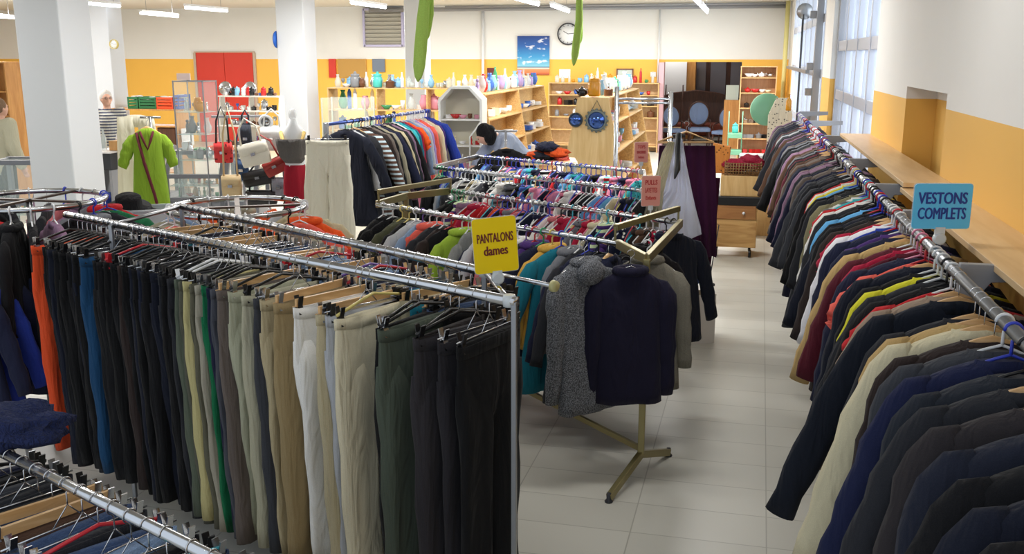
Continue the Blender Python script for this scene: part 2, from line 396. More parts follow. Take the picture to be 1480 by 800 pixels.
HCOL = {'w': ('white', WHITEP, 'plastic'), 'b': ('blue', plain('blue_plastic', (48, 66, 190), .35), 'plastic'), 'r': ('red', plain('red_plastic', (196, 40, 50), .35), 'plastic'), 'k': ('black', BLACKP, 'plastic'),
        'g': ('green', plain('green_plastic', (40, 150, 100), .35), 'plastic'), 't': ('turquoise', plain('turquoise_plastic', (70, 180, 200), .35), 'plastic'), 'p': ('purple', plain('purple_plastic', (110, 80, 160), .35), 'plastic'),
        'y': ('yellow', plain('yellow_plastic', (222, 204, 120), .35), 'plastic'), 'o': ('wood', HWOOD, 'wood'), 'i': ('wire', CHROME, 'wire'), 'n': ('pink', plain('pink_plastic', (230, 140, 170), .35), 'plastic'), 'c': ('clear', plain('clear_plastic', (214, 220, 222), .12), 'plastic')}
def garment(kind, color, hk, loc, rz, var=None, style='weave', label=None, adj=None, place='', group=None, scale=1, collar=None, tilt=0, ends='from near end'):
    t = TPL[kind][(var if var is not None else random.randrange(99)) % len(TPL[kind])]
    nm, noun, cat = NOUN[kind]
    root = empty(nm, loc, rz); root.rotation_euler = (tilt, 0, rz)
    rgb = PAL[color] if isinstance(color, str) else color
    j = random.Random(hash((kind, str(color), round(loc[0], 2), round(loc[1], 2))) % 9999) if False else random
    mt = cloth(rgb, style)
    for pn, me in t['parts']:
        inst(pn, me, cloth(PAL[collar], 'knit') if (collar and pn in ('collar', 'waistband')) else mt, root)
    _, hm, hs = HCOL[hk]
    if t['kind'] == 'top':
        h = inst('hanger', hangm(hs, round(t['w'], 3), t['z0']), hm, root)
        inst('hook', hookm(.0048 if hs == 'plastic' and hk != 'c' else .002, t['z0']+.02), hm if hs == 'plastic' else CHROME, h)
    else:
        h = inst('hanger', hangm('clip', round(t['w'], 3), hs), hm, root)
        inst('hook', hookm(.0022, -.062 if hs != 'plastic' else -.075), CHROME, h)
        cm = random.choice([BLACKP, BLACKP, CHROME, CHROME, STEEL, hm])
        for s in (-1, 1): inst('clip', CLIPM, cm, h, (s*t['w']*.86, 0, 0))
    if label: tag(root, label, cat, group)
    else: reg(root, adj or (color if isinstance(color, str) else ''), noun, place, cat, group, ends)
    return root
def hang(P0, P1, items, place, group, jit=5, flip=False, pad=(.03, .03), ends='from near end'):
    """items run from P0 to P1 (P0 nearer to the camera); item = (kind, colour, hanger, extra dict)"""
    P0, P1 = Vector(P0), Vector(P1); d = P1-P0; L = d.length; u = d.normalized(); rz = math.atan2(u.y, u.x)-PI/2
    ws = [it[3].get('space', 1) if len(it) > 3 else 1 for it in items]; tot = sum(ws); acc = 0
    usable = L-pad[0]-pad[1]
    for it, w_ in zip(items, ws):
        ex = dict(it[3]) if len(it) > 3 else {}; ex.pop('space', None); dz = ex.pop('turn', 0)
        p = P0+u*(pad[0]+usable*(acc+w_-min(w_, 1)/2)/tot); acc += w_
        garment(it[0], it[1], it[2], p, rz+R_(random.uniform(-jit, jit)+dz)+(PI if random.random() < .3 and not ex.get('label') else 0), place=place, group=group, ends=ends, **ex)
def mixed(n, kinds, colors, hks, styles=('weave', 'weave', 'knit', 'weave', 'print', 'weave', 'stripe')):
    out = []
    for _ in range(n):
        out.append((random.choice(kinds), random.choice(colors), random.choice(hks), dict(style=random.choice(styles))))
    return out
# ------------------------------------------------------------------ the room
WX = 1.09; BY = 24.0; CZ = 3.44; LX = -21.5
YEL, WHT = (232, 184, 92), (234, 233, 230)
WR = two_tone('wall_paint_right', 1.97, (238, 186, 92), WHT)
WB = two_tone('wall_paint_back', 2.16, (246, 190, 82), WHT)
def box_obj(name, x0, x1, y0, y1, z0, z1, m, parent=None, bevel=0):
    c = ((x0+x1)/2, (y0+y1)/2, (z0+z1)/2)
    return MB().box((0, 0, 0), (abs(x1-x0), abs(y1-y0), abs(z1-z0))).build(name, m, parent, bevel, c)
# floor tiles
m, nt, b = _new('floor_tiles'); N, L = nt.nodes.new, nt.links.new
g = N('ShaderNodeNewGeometry'); mp = N('ShaderNodeMapping'); mp.inputs['Rotation'].default_value = (0, 0, R_(1.2)); mp.inputs['Location'].default_value = (.50, .1, 0)
L(g.outputs['Position'], mp.inputs['Vector'])
br = N('ShaderNodeTexBrick'); br.offset = 0; br.inputs['Scale'].default_value = 1; br.inputs['Brick Width'].default_value = .64; br.inputs['Row Height'].default_value = .32
br.inputs['Mortar Size'].default_value = .0035; br.inputs['Mortar Smooth'].default_value = .3; br.inputs['Bias'].default_value = 0
br.inputs['Color1'].default_value = lin((204, 202, 192)); br.inputs['Color2'].default_value = lin((198, 196, 186)); br.inputs['Mortar'].default_value = lin((168, 166, 156))
L(mp.outputs['Vector'], br.inputs['Vector']); L(br.outputs['Color'], b.inputs['Base Color'])
n = N('ShaderNodeTexNoise'); n.inputs['Scale'].default_value = 3; n.inputs['Detail'].default_value = 6; L(g.outputs['Position'], n.inputs['Vector'])
rp = N('ShaderNodeMapRange'); rp.inputs[3].default_value = .24; rp.inputs[4].default_value = .42; L(n.outputs['Fac'], rp.inputs[0]); L(rp.outputs[0], b.inputs['Roughness'])
FLOORM = m
struct(box_obj('floor', LX, 4.5, -3, 30.5, -.1, 0, FLOORM))
CEILM = plain('ceiling_paint', (214, 210, 200), .8, bump=.1, bscale=20)
struct(box_obj('ceiling', LX, 1.4, 1.5, 24.2, CZ, CZ+.1, CEILM))
# right wall in pieces round the niche and the windows
def wallr(n, y0, y1, z0, z1, x0=WX, x1=WX+.35): return struct(box_obj(n, x0, x1, y0, y1, z0, z1, WR))
m_ = MB()
for (y0, y1, z0, z1, x0) in ((-1.2, 5.72, 0, CZ, WX), (5.72, 7.05, 2.05, CZ, WX), (5.72, 7.05, 0, 2.05, WX+.19), (7.05, 8.7, 0, CZ, WX), (8.7, 12.9, 0, .9, WX), (8.7, 12.9, 3.3, CZ, WX), (12.9, 14.1, 0, CZ, WX), (22.4, 24.1, 0, CZ, WX)):
    m_.box(((x0+WX+.4)/2, (y0+y1)/2, (z0+z1)/2), (WX+.4-x0, y1-y0, z1-z0))
struct(m_.build('wall_right', WR))
m_ = MB(); m_.box((LX/2+.3, BY+.15, (2.10+CZ)/2), (abs(LX)+2.4, .3, CZ-2.10))
xl, xr = atY(960, 100, BY).x, atY(1072, 100, BY).x
m_.box(((LX-.3+xl)/2, BY+.15, 1.05), (xl-LX+.3, .3, 2.10)); m_.box(((xr+1.5)/2, BY+.15, 1.05), (1.5-xr, .3, 2.10))
wb = struct(m_.build('wall_back', WB))
struct(box_obj('wall_left', LX-.2, LX, -3, BY, 0, CZ, WB))
# plasterboard pillars
PILM = plain('pillar_paint', (204, 207, 211), .6, bump=.05)
def pillar(n, u, D, w):
    p = atD(u, 80, D); struct(MB().box((0, 0, CZ/2), (w, w, CZ)).build(n, PILM, None, .015, (p.x, p.y, 0))); return p
PC = [pillar('trim_1', 82, 10.6, .52), pillar('trim_2', 430, 17.2, .50), pillar('trim_3', 604, 21.5, .44), pillar('trim_4', 155, 17.5, .42)]
# pipes under the ceiling at the back wall and downpipes
pipe = MB(); pipe.cyl((-9, BY-.25, CZ-.10), (1.0, BY-.25, CZ-.10), .05); pipe.cyl((-7, BY-.4, CZ-.05), (1.0, BY-.4, CZ-.05), .025)
tag(pipe.build('ceiling_pipe', GREYP), 'grey pipes running along the top of the back wall', 'pipe')
for i, (u, nm) in enumerate(((698, 'white downpipe on the back wall beside the sky picture'), (951, 'white conduit on the back wall left of the wide doorway'))):
    p = atY(u, 100, BY-.06); tag(MB().cyl((p.x, p.y, .9), (p.x, p.y, CZ), .035 if i == 0 else .02).build('pipe', WHITEP), nm, 'pipe')
p = atX(1138, 50, WX-.1); 
tag(MB().cyl((WX-.1, 23.6, 0), (WX-.1, 23.6, CZ), .05).build('pipe', plain('cream_paint', (232, 222, 150), .5)), 'cream downpipe in the far right corner of the shop', 'pipe')
# windows in the right wall
FRAME = plain('window_frame_paint', (176, 180, 192), .4)
def window(name, y0, y1, z0, z1, nv, zs, sub, x=WX+.10):
    fr = MB(); w = .07
    fr.box((x, (y0+y1)/2, z0+w/2), (.07, y1-y0, w)); fr.box((x, (y0+y1)/2, z1-w/2), (.07, y1-y0, w))
    for i in range(nv+1):
        y = y0+(y1-y0)*i/nv; fr.box((x, min(max(y, y0+w/2), y1-w/2), (z0+z1)/2), (.08, w, z1-z0-.01))
    for z in zs: fr.box((x, (y0+y1)/2, z), (.06, y1-y0-.01, .12))
    o = struct(fr.build(name, FRAME, None, .006))
    br = MB()
    for i in range(nv*sub):
        if i % sub: br.box((x, y0+(y1-y0)*i/(nv*sub), (z0+z1)/2), (.03, .025, z1-z0))
    br.build('glazing_bar', FRAME, o)
    MB().box((x+.01, (y0+y1)/2, (z0+z1)/2), (.006, y1-y0-.05, z1-z0-.05)).build('pane', plain('window_glass', (214, 236, 246), .03, alpha=.12), o)
    return o
window('window_1', 8.7, 12.9, .9, 3.3, 4, (1.79, 2.36), 2)
window('window_2', 14.15, 22.3, 0.05, CZ, 6, (1.1, 2.0, 2.75), 2, WX+.04)
# the door column and its gear in front of the second window
o = empty('folding_door_gear', (WX-.04, 14.6, 0)); tag(o, 'grey steel track, chain wheel and brackets of the tall glass folding door', 'door gear')
MB().box((0, 0, CZ/2), (.10, .16, CZ)).build('track', STEEL, o, .008)
m_ = MB(); m_.lathe([(.02, -.03), (.13, -.03), (.13, .03), (.02, .03)], 16, (-.06, 2.6, 2.95), Matrix.Rotation(PI/2, 3, 'X')); m_.build('chain_wheel', STEEL, o)
m_ = MB(); m_.cyl((-.08, 2.5, .8), (-.08, 2.5, 2.9), .012, 6); m_.cyl((-.08, 2.7, .8), (-.08, 2.7, 2.9), .012, 6); m_.build('chain', DARKP, o)
for z in (1.4, 1.75, 2.1, 2.8): MB().box((-.09, .05, z), (.09, .12, .10)).build('bracket', STEEL, o, .006)
m_ = MB(); m_.beam((-.1, .4, 2.02), (-.1, 6.5, 2.02), .05, .05); m_.build('push_bar', STEEL, o)
# doorway to the furniture room
m_ = MB(); DH = 2.09
m_.box((xl-.05, BY-.02, DH/2), (.12, .36, DH)); struct(m_.build('door_1', plain('mauve_door_edge', (214, 176, 186), .5)))
struct(box_obj('wall_far_room', -6, 3.5, 29.4, 29.6, 0, 3, plain('cream_wall', (214, 186, 140), .7)))
struct(box_obj('ceiling_far_room', -6, 3.5, 24.3, 29.6, 2.95, 3.05, CEILM))
struct(box_obj('wall_far_room_right', 2.6, 2.8, 24.3, 29.4, 0, 3, plain('cream_wall', (214, 186, 140), .7)))
struct(box_obj('wall_far_room_left', -6, -5.8, 24.3, 29.4, 0, 3, plain('cream_wall', (214, 186, 140), .7)))
# wall hangings -------------------------------------------------
def on_back(u0, v0, u1, v1, Y=BY-.03):
    a, c = atY(u0, v0, Y), atY(u1, v1, Y); return (a+c)/2, abs(c.x-a.x), abs(a.z-c.z)
# red double door
c, w, h = on_back(283, 76, 368, 130)
o = empty('door_2', (c.x, BY, 0)); struct(o)
RED = plain('red_door_paint', (206, 52, 34), .5)
top = c.z+h/2
for s in (-1, 1): MB().box((s*w/4, -.03, top/2), (w/2-.01, .05, top)).build('door_leaf', RED, o, .006)
fr = MB(); fr.box((0, -.02, top+.015), (w+.10, .06, .03)); fr.box((-w/2-.04, -.02, top/2), (.07, .06, top)); fr.box((w/2+.04, -.02, top/2), (.07, .06, top)); fr.build('frame', plain('door_frame', (190, 170, 150), .5), o)
# louvred vent
c, w, h = on_back(526, 14, 583, 66)
o = empty('louvre_vent', (c.x, BY-.05, c.z)); tag(o, 'grey louvred ventilation window high on the back wall', 'vent')
fr = MB()
for s in (-1, 1): fr.box((s*w/2, 0, 0), (.05, .1, h+.05)); fr.box((0, 0, s*h/2), (w, .1, .05))
fr.build('frame', plain('lilac_frame', (186, 182, 214), .5), o)
for i in range(9):
    MB().box((0, .0, -h/2+h*(i+.5)/9), (w-.04, .012, h/9*1.05), Matrix.Rotation(R_(25), 3, 'X')).build('slat', plain('louvre_slat', (170, 166, 154), .5), o)
# sky picture
c, w, h = on_back(748, 52, 794, 108)
o = empty('landscape_picture', (c.x, BY-.04, c.z)); tag(o, 'tall picture of blue sky and white clouds over an orange beach', 'picture')
mm, nt, b = _new('sky_picture'); N, L = nt.nodes.new, nt.links.new
tc = N('ShaderNodeTexCoord'); sp = N('ShaderNodeSeparateXYZ'); L(tc.outputs['Generated'], sp.inputs[0])
cr = N('ShaderNodeValToRGB'); e = cr.color_ramp.elements; e[0].position = 0; e[0].color = lin((150, 60, 40)); e[1].position = 1; e[1].color = lin((26, 60, 132))
for pos, cc in ((.06, (226, 120, 66)), (.14, (214, 140, 96)), (.16, (240, 220, 200)), (.2, (70, 110, 140)), (.22, (130, 196, 216)), (.45, (60, 150, 204)), (.75, (34, 92, 168))):
    x = e.new(pos); x.color = lin(cc)
L(sp.outputs['Z'], cr.inputs[0])
nz = N('ShaderNodeTexNoise'); nz.inputs['Scale'].default_value = 2.6; nz.inputs['Detail'].default_value = 6
mpp = N('ShaderNodeMapping'); mpp.inputs['Scale'].default_value = (1.2, 1, 3); L(tc.outputs['Generated'], mpp.inputs['Vector']); L(mpp.outputs['Vector'], nz.inputs['Vector'])
rr_ = N('ShaderNodeMapRange'); rr_.inputs[1].default_value = .56; rr_.inputs[2].default_value = .66; L(nz.outputs['Fac'], rr_.inputs[0])
gt = N('ShaderNodeMath'); gt.operation = 'GREATER_THAN'; gt.inputs[1].default_value = .24; L(sp.outputs['Z'], gt.inputs[0])
mu = N('ShaderNodeMath'); mu.operation = 'MULTIPLY'; L(gt.outputs[0], mu.inputs[0]); L(rr_.outputs[0], mu.inputs[1])
mx = N('ShaderNodeMix'); mx.data_type = 'RGBA'; mx.inputs[7].default_value = (.95, .97, 1, 1); L(mu.outputs[0], mx.inputs[0]); L(cr.outputs[0], mx.inputs[6]); L(mx.outputs[2], b.inputs['Base Color'])
MB().box((0, 0, 0), (w, .03, h)).build('canvas', mm, o)
# clocks
def clock(u, v, D, dia, rim, label, face=plain('clock_face', (236, 238, 240), .4), Y=None, yaw=0):
    p = atY(u, v, BY-.05) if D is None else atD(u, v, D)
    o = empty('wall_clock', p, yaw); tag(o, label, 'clock'); r = dia/2; X = Matrix.Rotation(PI/2, 3, 'X')
    MB().lathe([(r*.9, -.01), (r, -.02), (r, .025), (r*.9, .03), (r*.88, .0)], 32, (0, 0, 0), X).build('rim', rim, o)
    MB().lathe([(.001, .0), (r*.9, .0), (r*.9, .008), (.001, .008)], 32, (0, -.002, 0), X).build('dial', face, o)
    m = MB()
    for k in range(12):
        a = k*PI/6; m.box((r*.78*math.sin(a), -.012, r*.78*math.cos(a)), (r*.05, .003, r*.12), Matrix.Rotation(a, 3, 'Y'))
    m.build('hour_mark', DARKP, o)
    for (a, l, n) in ((R_(300), .5, 'hour_hand'), (R_(85), .75, 'minute_hand')):
        MB().beam((0, -.016, 0), (r*l*math.sin(a), -.016, r*l*math.cos(a)), .006, r*.05).build(n, DARKP, o)
clock(821, 49, None, .52, DARKP, 'large round black-rimmed clock on the white back wall')
pc = PC[3]; q = atY(165, 64, pc.y-.24)
clock(165, 64, q.y*math.cos(YAW)-q.x*math.sin(YAW), .16, plain('gold_rim', (206, 188, 110), .4), 'small round gold-rimmed clock on the pillar behind the man')
pc = PC[1]; q = atX(402, 57, pc.x-.27)
o = MB().lathe([(.001, -.01), (.14, -.01), (.14, .01), (.001, .01)], 24, (0, 0, 0), Matrix.Rotation(PI/2, 3, 'Y')).build('round_sign', plain('blue_sign', (30, 90, 180), .4), None, 0, (PC[1].x-.27, PC[1].y-.2, atD(402, 57, 17).z))
tag(o, 'round blue sign seen edge-on on the left side of the middle pillar', 'sign')
c, w, h = on_back(892, 100, 914, 122)
o = empty('framed_picture', (c.x, BY-.04, c.z)); tag(o, 'pale framed picture on the yellow wall near the doorway', 'picture')
fr = MB()
for s in (-1, 1): fr.box((s*w/2, 0, 0), (.03, .03, h+.03)); fr.box((0, 0, s*h/2), (w, .03, .03))
fr.build('frame', plain('brown_frame', (120, 84, 70), .5), o); MB().box((0, .005, 0), (w, .01, h)).build('print', plain('pale_print', (196, 210, 204), .6), o)
c, w, h = on_back(808, 100, 824, 113); tag(box_obj('notice', c.x-w/2, c.x+w/2, BY-.012, BY, c.z-h/2, c.z+h/2, plain('paper', (240, 236, 236), .8)), 'white paper notice on the yellow wall below the clock', 'notice')
c, w, h = on_back(704, 98, 715, 112); tag(box_obj('framed_picture', c.x-w/2, c.x+w/2, BY-.03, BY, c.z-h/2, c.z+h/2, plain('dark_red_picture', (96, 30, 34), .6)), 'small dark red picture beside the white downpipe', 'picture')
c, w, h = on_back(940, 104, 948, 111); tag(box_obj('wall_switch', c.x-w/2, c.x+w/2, BY-.03, BY, c.z-h/2, c.z+h/2, WHITEP, None, .005), 'white switch box on the yellow wall beside the doorway', 'switch')
# mirrors on the yellow wall behind the glassware
c, w, h = on_back(488, 85, 530, 112); tag(box_obj('wall_panel', c.x-w/2, c.x+w/2, BY-.05, BY, c.z-h/2, c.z+h/2, plain('ochre_board', (186, 142, 70), .6), None, .005), 'dark ochre board hung high behind the glassware', 'board')
c, w, h = on_back(538, 85, 557, 104); tag(box_obj('mirror', c.x-w/2, c.x+w/2, BY-.05, BY, c.z-h/2, c.z+h/2, plain('mirror', (150, 150, 150), .08, 1), None, .005), 'tall dark mirror on the yellow wall', 'mirror')
c, w, h = on_back(475, 85, 486, 112); tag(box_obj('wall_panel', c.x-w/2, c.x+w/2, BY-.05, BY, c.z-h/2, c.z+h/2, RED, None, .005), 'narrow red board beside the pillar', 'board')
# green ribbed streamers hanging from the ceiling
STR = cloth((178, 214, 104), 'knit')
def pod(o, pts, rs): return MB().tube(pts, rs, 12, flat=.55).build('pod', STR, o)
for (lst, D, lab) in (([((619, -60), (611, 30), (604, 118), .045), ((622, -40), (619, 20), (611, 62), .04)], 7.0, 'thick green ribbed streamer hanging from the ceiling before the pillar'),
                 ([((838, -60), (837, 30), (829, 95), .032), ((836, -30), (838, 20), (839, 62), .022)], 8.5, 'thin green ribbed streamer hanging in front of the wall clock')):
    base = atD(lst[0][0][0], lst[0][0][1], D); o = empty('green_streamer', (base.x, base.y, CZ)); tag(o, lab, 'streamer')
    for k, (a, b2, c2, r) in enumerate(lst):
        A, B, C = [atD(x, y, D+.05*k)-Vector((base.x, base.y, CZ)) for x, y in (a, b2, c2)]
        pts = [Vector((A.x, A.y, 0)), A]+[A.lerp(B, t) for t in (.33, .66)]+[B]+[B.lerp(C, t) for t in (.25, .5, .75, .92)]+[C]
        pod(o, pts, [r*.3, r*.5, r*.7, r*.85, r, r*1.02, r*1.05, r*.98, r*.6, r*.15])
# loose cable and ceiling hooks
# ------------------------------------------------------------------ lamps
TUBE = plain('tube_glow', (240, 244, 255), .4, emit=9)
def lamp_fix(a, b, label, group='ceiling strip lights'):
    a, b = Vector(a), Vector(b); o = empty('strip_light', (a+b)/2); tag(o, label, 'ceiling light', group)
    a, b = a-o.location, b-o.location
    MB().beam(a+Vector((0, 0, .045)), b+Vector((0, 0, .045)), .07, .04).build('housing', WHITEP, o)
    MB().cyl(a, b, .022, 10).build('tube', TUBE, o)
    w = MB()
    for q in (a.lerp(b, .15), a.lerp(b, .85)): w.cyl(q+Vector((0, 0, .06)), (q.x, q.y, CZ-o.location.z), .004, 5)
    w.build('suspension_wire', GREYP, o)
ZL = 3.06
for (u0, v0, u1, v1, lab) in ((113, 4, 173, 9, 'glowing strip light just right of the big left pillar, nearest the ceiling'), (203, 19, 257, 24, 'lower strip light above the man, left of the red doors'),
        (268, 11, 328, 16, 'strip light hanging above the red doors'), (-30, 22, 20, 26, 'strip light cut by the left edge of the picture'), (114, 16, 128, 18, 'short-looking strip light half hidden behind the left pillar'), (112, 27, 124, 29, 'lowest and farthest strip light beside the left pillar'),
        (508, 4, 557, 11, 'strip light hanging before the louvred vent'), (745, -2, 778, 7, 'nearer strip light left of the wall clock'), (797, 8, 822, 17, 'farther strip light just above the wall clock')):
    lamp_fix(at(u0, v0, ZL), at(u1, v1, ZL), lab)
a, b = at(997, -8, ZL), at(1022, 18, ZL); lamp_fix(a, a.lerp(b, .45), 'nearer of two strip lights above the wide doorway'); lamp_fix(a.lerp(b, .55), b, 'farther of two strip lights above the wide doorway')
def area(loc, rot, sx, sy, power, col=(1, 1, 1)):
    power *= .42 if loc[1] < 6 else (.52 if loc[1] < 12 else .53)
    d = bpy.data.lights.new('area', 'AREA'); d.shape = 'RECTANGLE'; d.size = sx; d.size_y = sy; d.energy = power; d.color = col
    o = bpy.data.objects.new('area_light', d); COL.objects.link(o); o.location = loc; o.rotation_euler = rot; return o
# the rows of strip lamps along the ceiling
for (x, y, p) in ((-16, 19, 300), (-12, 19, 300), (-8, 20.5, 300), (-4, 20.5, 330), (-.8, 20.5, 260), (-16, 13, 260), (-11, 13, 260), (-6, 14, 300), (-2, 14, 300), (-9, 8, 120), (-4.5, 8.5, 170), (-.8, 9, 150), (-3.5, 4.2, 50), (-.4, 4.6, 60)):
    area((x, y, 3.3), (0, 0, 0), 1.5, .25, p, (1, .985, .96))
for (x, y, p) in ((-1.8, 27, 60),): area((x, y, 2.85), (0, 0, 0), 1.5, .3, p, (1, .96, .92))
# daylight through the windows
area((WX+.5, 10.1, 2.1), (0, R_(90), 0), 2.3, 3.6, 160, (.80, .90, 1))
area((WX+.5, 18, 2.0), (0, R_(90), 0), 2.6, 8.4, 420, (.82, .91, 1))
w = bpy.data.worlds.new('world'); scene.world = w; w.use_nodes = True
w.node_tree.nodes['Background'].inputs[0].default_value = (.82, .90, 1, 1); w.node_tree.nodes['Background'].inputs[1].default_value = 1.05
scene.view_settings.view_transform = 'Standard'; scene.view_settings.look = 'None'; scene.view_settings.exposure = .08; scene.view_settings.gamma = 1
# ------------------------------------------------------------------ shelf and long wall rail
RX, RZ = .73, 1.55
o = empty('wall_shelf', (WX, 7, 1.60)); tag(o, 'long pale beech shelf boards on the wall above the coat rail', 'shelf')
MB().box((-.12, 7.05-7, 0), (.24, 8.75-5.38, .024)).build('board', BEECH, o, .002)
MB().box((-.12, 3.2-7, -.03), (.25, 5.42-1.0, .024)).build('board', BEECH, o, .002)
ra = empty('wall_clothes_rail', (RX, 1.5, RZ)); tag(ra, 'long grey steel wall rail crowded with colourful hanger hooks', 'clothes rail')
MB().cyl((0, -.4, 0), (0, 11.3, 0), RAILR+.003, 12).build('rail', STEEL, ra)
for y in (1.9, 3.42, 4.6, 5.55, 6.9, 8.9, 10.9, 12.7):
    b_ = MB(); b_.prism([(0, 0, -.10), (0, 0, .03), (.34, 0, .03), (.34, 0, -.01), (.10, 0, -.03), (.05, 0, -.10)], (0, .03, 0))
    b_.build('bracket', GREYP, ra, .003, (.012, y-1.5, 0))
near = [  # from the near end; the photo's order
 ('suit', 'black', 'o', dict(space=1.5)), ('suit', 'midnight blue', 'o', dict(space=1.5)), ('suit', 'black', 'k', dict(space=1.6)), ('suit', (30, 34, 48), 'w', dict(space=1.6, adj='blue-black')), ('suit', (46, 42, 44), 'o', dict(space=1.6, label='dark brown-grey suit jacket with a dusky pink hanger, near end of the wall rail')), ('suit', 'charcoal', 'o', dict(space=1.5)), ('suit', (38, 42, 50), 'k', dict(space=1.3, adj='dark slate')),
 ('suit', (26, 32, 64), 'b', dict(label='bright navy blue suit jacket between the slate one and the pinstripe one', space=1.5)), ('suit', 'dark grey', 'w', dict(label='mid grey pinstripe suit jacket just behind the navy blue jacket')),
 ('suit', 'dark brown', 'o', {}), ('longcoat', 'cream', 'o', dict(label='long cream coat with wide collar beside the big navy coat', space=1.3)), ('coat', 'camel', 'o', dict(space=.5, label='narrow tan coat pressed behind the long cream coat')), ('suit', 'charcoal', 'o', dict(space=.8)),
 ('longcoat', (20, 25, 36), 'o', dict(label='big midnight blue coat on a wooden hanger below the blue sign', space=2.6)), ('suit', (150, 130, 112), 'o', dict(label='thin beige jacket tucked behind the big midnight blue coat', space=.6)), ('tee', 'red', 'w', dict(space=.6, label='red top showing only at the shoulders behind the beige jacket')), ('jacket', 'black', 'k', {}),
 ('jacket', 'charcoal', 'w', {}), ('jacket', (206, 200, 44), 'w', dict(space=.5, label='bright yellow-edged jacket on the wall rail')), ('jacket', 'black', 'w', {}), ('suit', 'midnight blue', 'o', dict(space=1.3)), ('tee', 'coral', 'r', dict(space=.5)), ('suit', 'navy', 'n', dict(space=1.3)), ('shirt', 'maroon', 'n', {}), ('shirt', 'crimson', 'w', dict(space=.6)), ('jacket', 'maroon', 'w', {}),
 ('coat', 'camel', 'o', dict(label='camel coat with knitted shoulders below the blue sign', space=1.4)), ('jacket', 'navy', 'o', {}), ('shirt', 'purple', 'w', {}), ('suit', 'navy', 'r', {}), ('shirt', 'royal blue', 'w', dict(space=.6)),
 ('jacket', (224, 222, 226), 'w', dict(label='white smock with long white sleeve, before the brown jacket')), ('tee', 'crimson', 'o', dict(space=.6)), ('suit', 'dark brown', 'o', {}), ('puffer', 'black', 'k', {}), ('jacket', 'midnight blue', 'b', {}), ('jacket', 'black', 'r', {}), ('coat', (96, 164, 214), 'b', dict(label='light sky blue coat hanging lowest in the wall rail row', style='weave')),
 ('jacket', 'black', 'k', {}), ('jacket', 'charcoal', 'k', {}), ('jacket', 'white', 'w', dict(style='weave')), ('tee', 'red', 'r', dict(space=.6)), ('shirt', 'turquoise', 't', dict(space=.6)), ('shirt', 'white', 'b', dict(style='stripe', label='white shirt with bold green stripes on the wall rail')), ('jacket', 'khaki', 'w', {}), ('trousers', 'off-white', 'k', dict(label='off-white trousers clipped among the shirts on the wall rail', turn=25)),
 ('jacket', 'charcoal', 'k', {}), ('jacket', 'black', 'k', {}), ('shirt', 'sky blue', 'b', {}), ('shirt', 'yellow', 'y', dict(space=.6)), ('shirt', 'white', 'w', {}), ('shirt', 'red', 'r', dict(space=.6)), ('jacket', 'black', 'k', {}), ('jacket', 'dark grey', 'w', {})]
L1 = hang((RX, 1.62, RZ), (RX, 6.7, RZ), near, 'on the long wall rail', 'clothes on the long wall rail', 4)
far = mixed(64, ['jacket', 'suit', 'jacket', 'coat', 'shirt'], ['taupe', 'charcoal', 'dark grey', 'brown', 'grey', 'black', 'mauve', 'dark brown', 'navy', 'taupe', 'taupe', 'charcoal', 'maroon', 'light grey', 'dark grey', 'charcoal', 'black', 'taupe', 'navy'], 'wwbkprooi', ('weave',))
hang((RX, 6.72, RZ), (RX, 12.6, RZ), far, 'on far part of wall rail', 'clothes on the far part of the wall rail', 5)

# ------------------------------------------------------------------ sign cards
def sign_card(p, w, h, yaw, col, lines, tcol, label, clampto, tilt=0, name='rail_sign'):
    o = empty(name, p, yaw); o.rotation_euler = (0, tilt, yaw); tag(o, label, 'sign')
    r = .012; poly = []
    for (cx, cz, a0) in ((w/2-r, h/2-r, 0), (-w/2+r, h/2-r, 90), (-w/2+r, -h/2+r, 180), (w/2-r, -h/2+r, 270)):
        for k in range(5): a = R_(a0+22.5*k); poly.append((cx+r*math.cos(a), 0, cz+r*math.sin(a)))
    MB().prism(poly, (0, .003, 0)).build('card', col, o)
    sl = MB().prism([(x*1.03, .004, z*1.03) for x, y, z in poly], (0, .0015, 0)).build('clear_sleeve', plain('clear_sleeve', (235, 240, 242), .1, alpha=.35), o)
    for (txt, sz, z, sx) in lines: text_obj('lettering', txt, sz, tcol, o, (0, -.0012, z), (PI/2, 0, 0), sx)
    c = MB(); c.box((0, .002, -h/2-.012), (.035, .012, .035)); c.cyl((0, 0, -h/2-.02), (0, 0, clampto), .006, 8); c.lathe([(.017, -.012), (.022, -.012), (.022, .012), (.017, .012)], 12, (0, 0, clampto), Matrix.Rotation(PI/2, 3, 'X'))
    c.build('clamp', plain('clear_plastic', (214, 220, 222), .12), o)
    return o
p = atD(1362, 298, 3.55)
Sx = 3.55/F
sign_card(p, 84*Sx, 66*Sx, YAW-R_(1), plain('blue_card', (96, 204, 255), .4), [('VESTONS', .060, .028, .70), ('COMPLETS', .060, -.028, .60)], plain('blue_ink', (28, 62, 150), .5), 'sky blue card reading VESTONS COMPLETS clipped above the wall rail', -.12, name='sign_card')

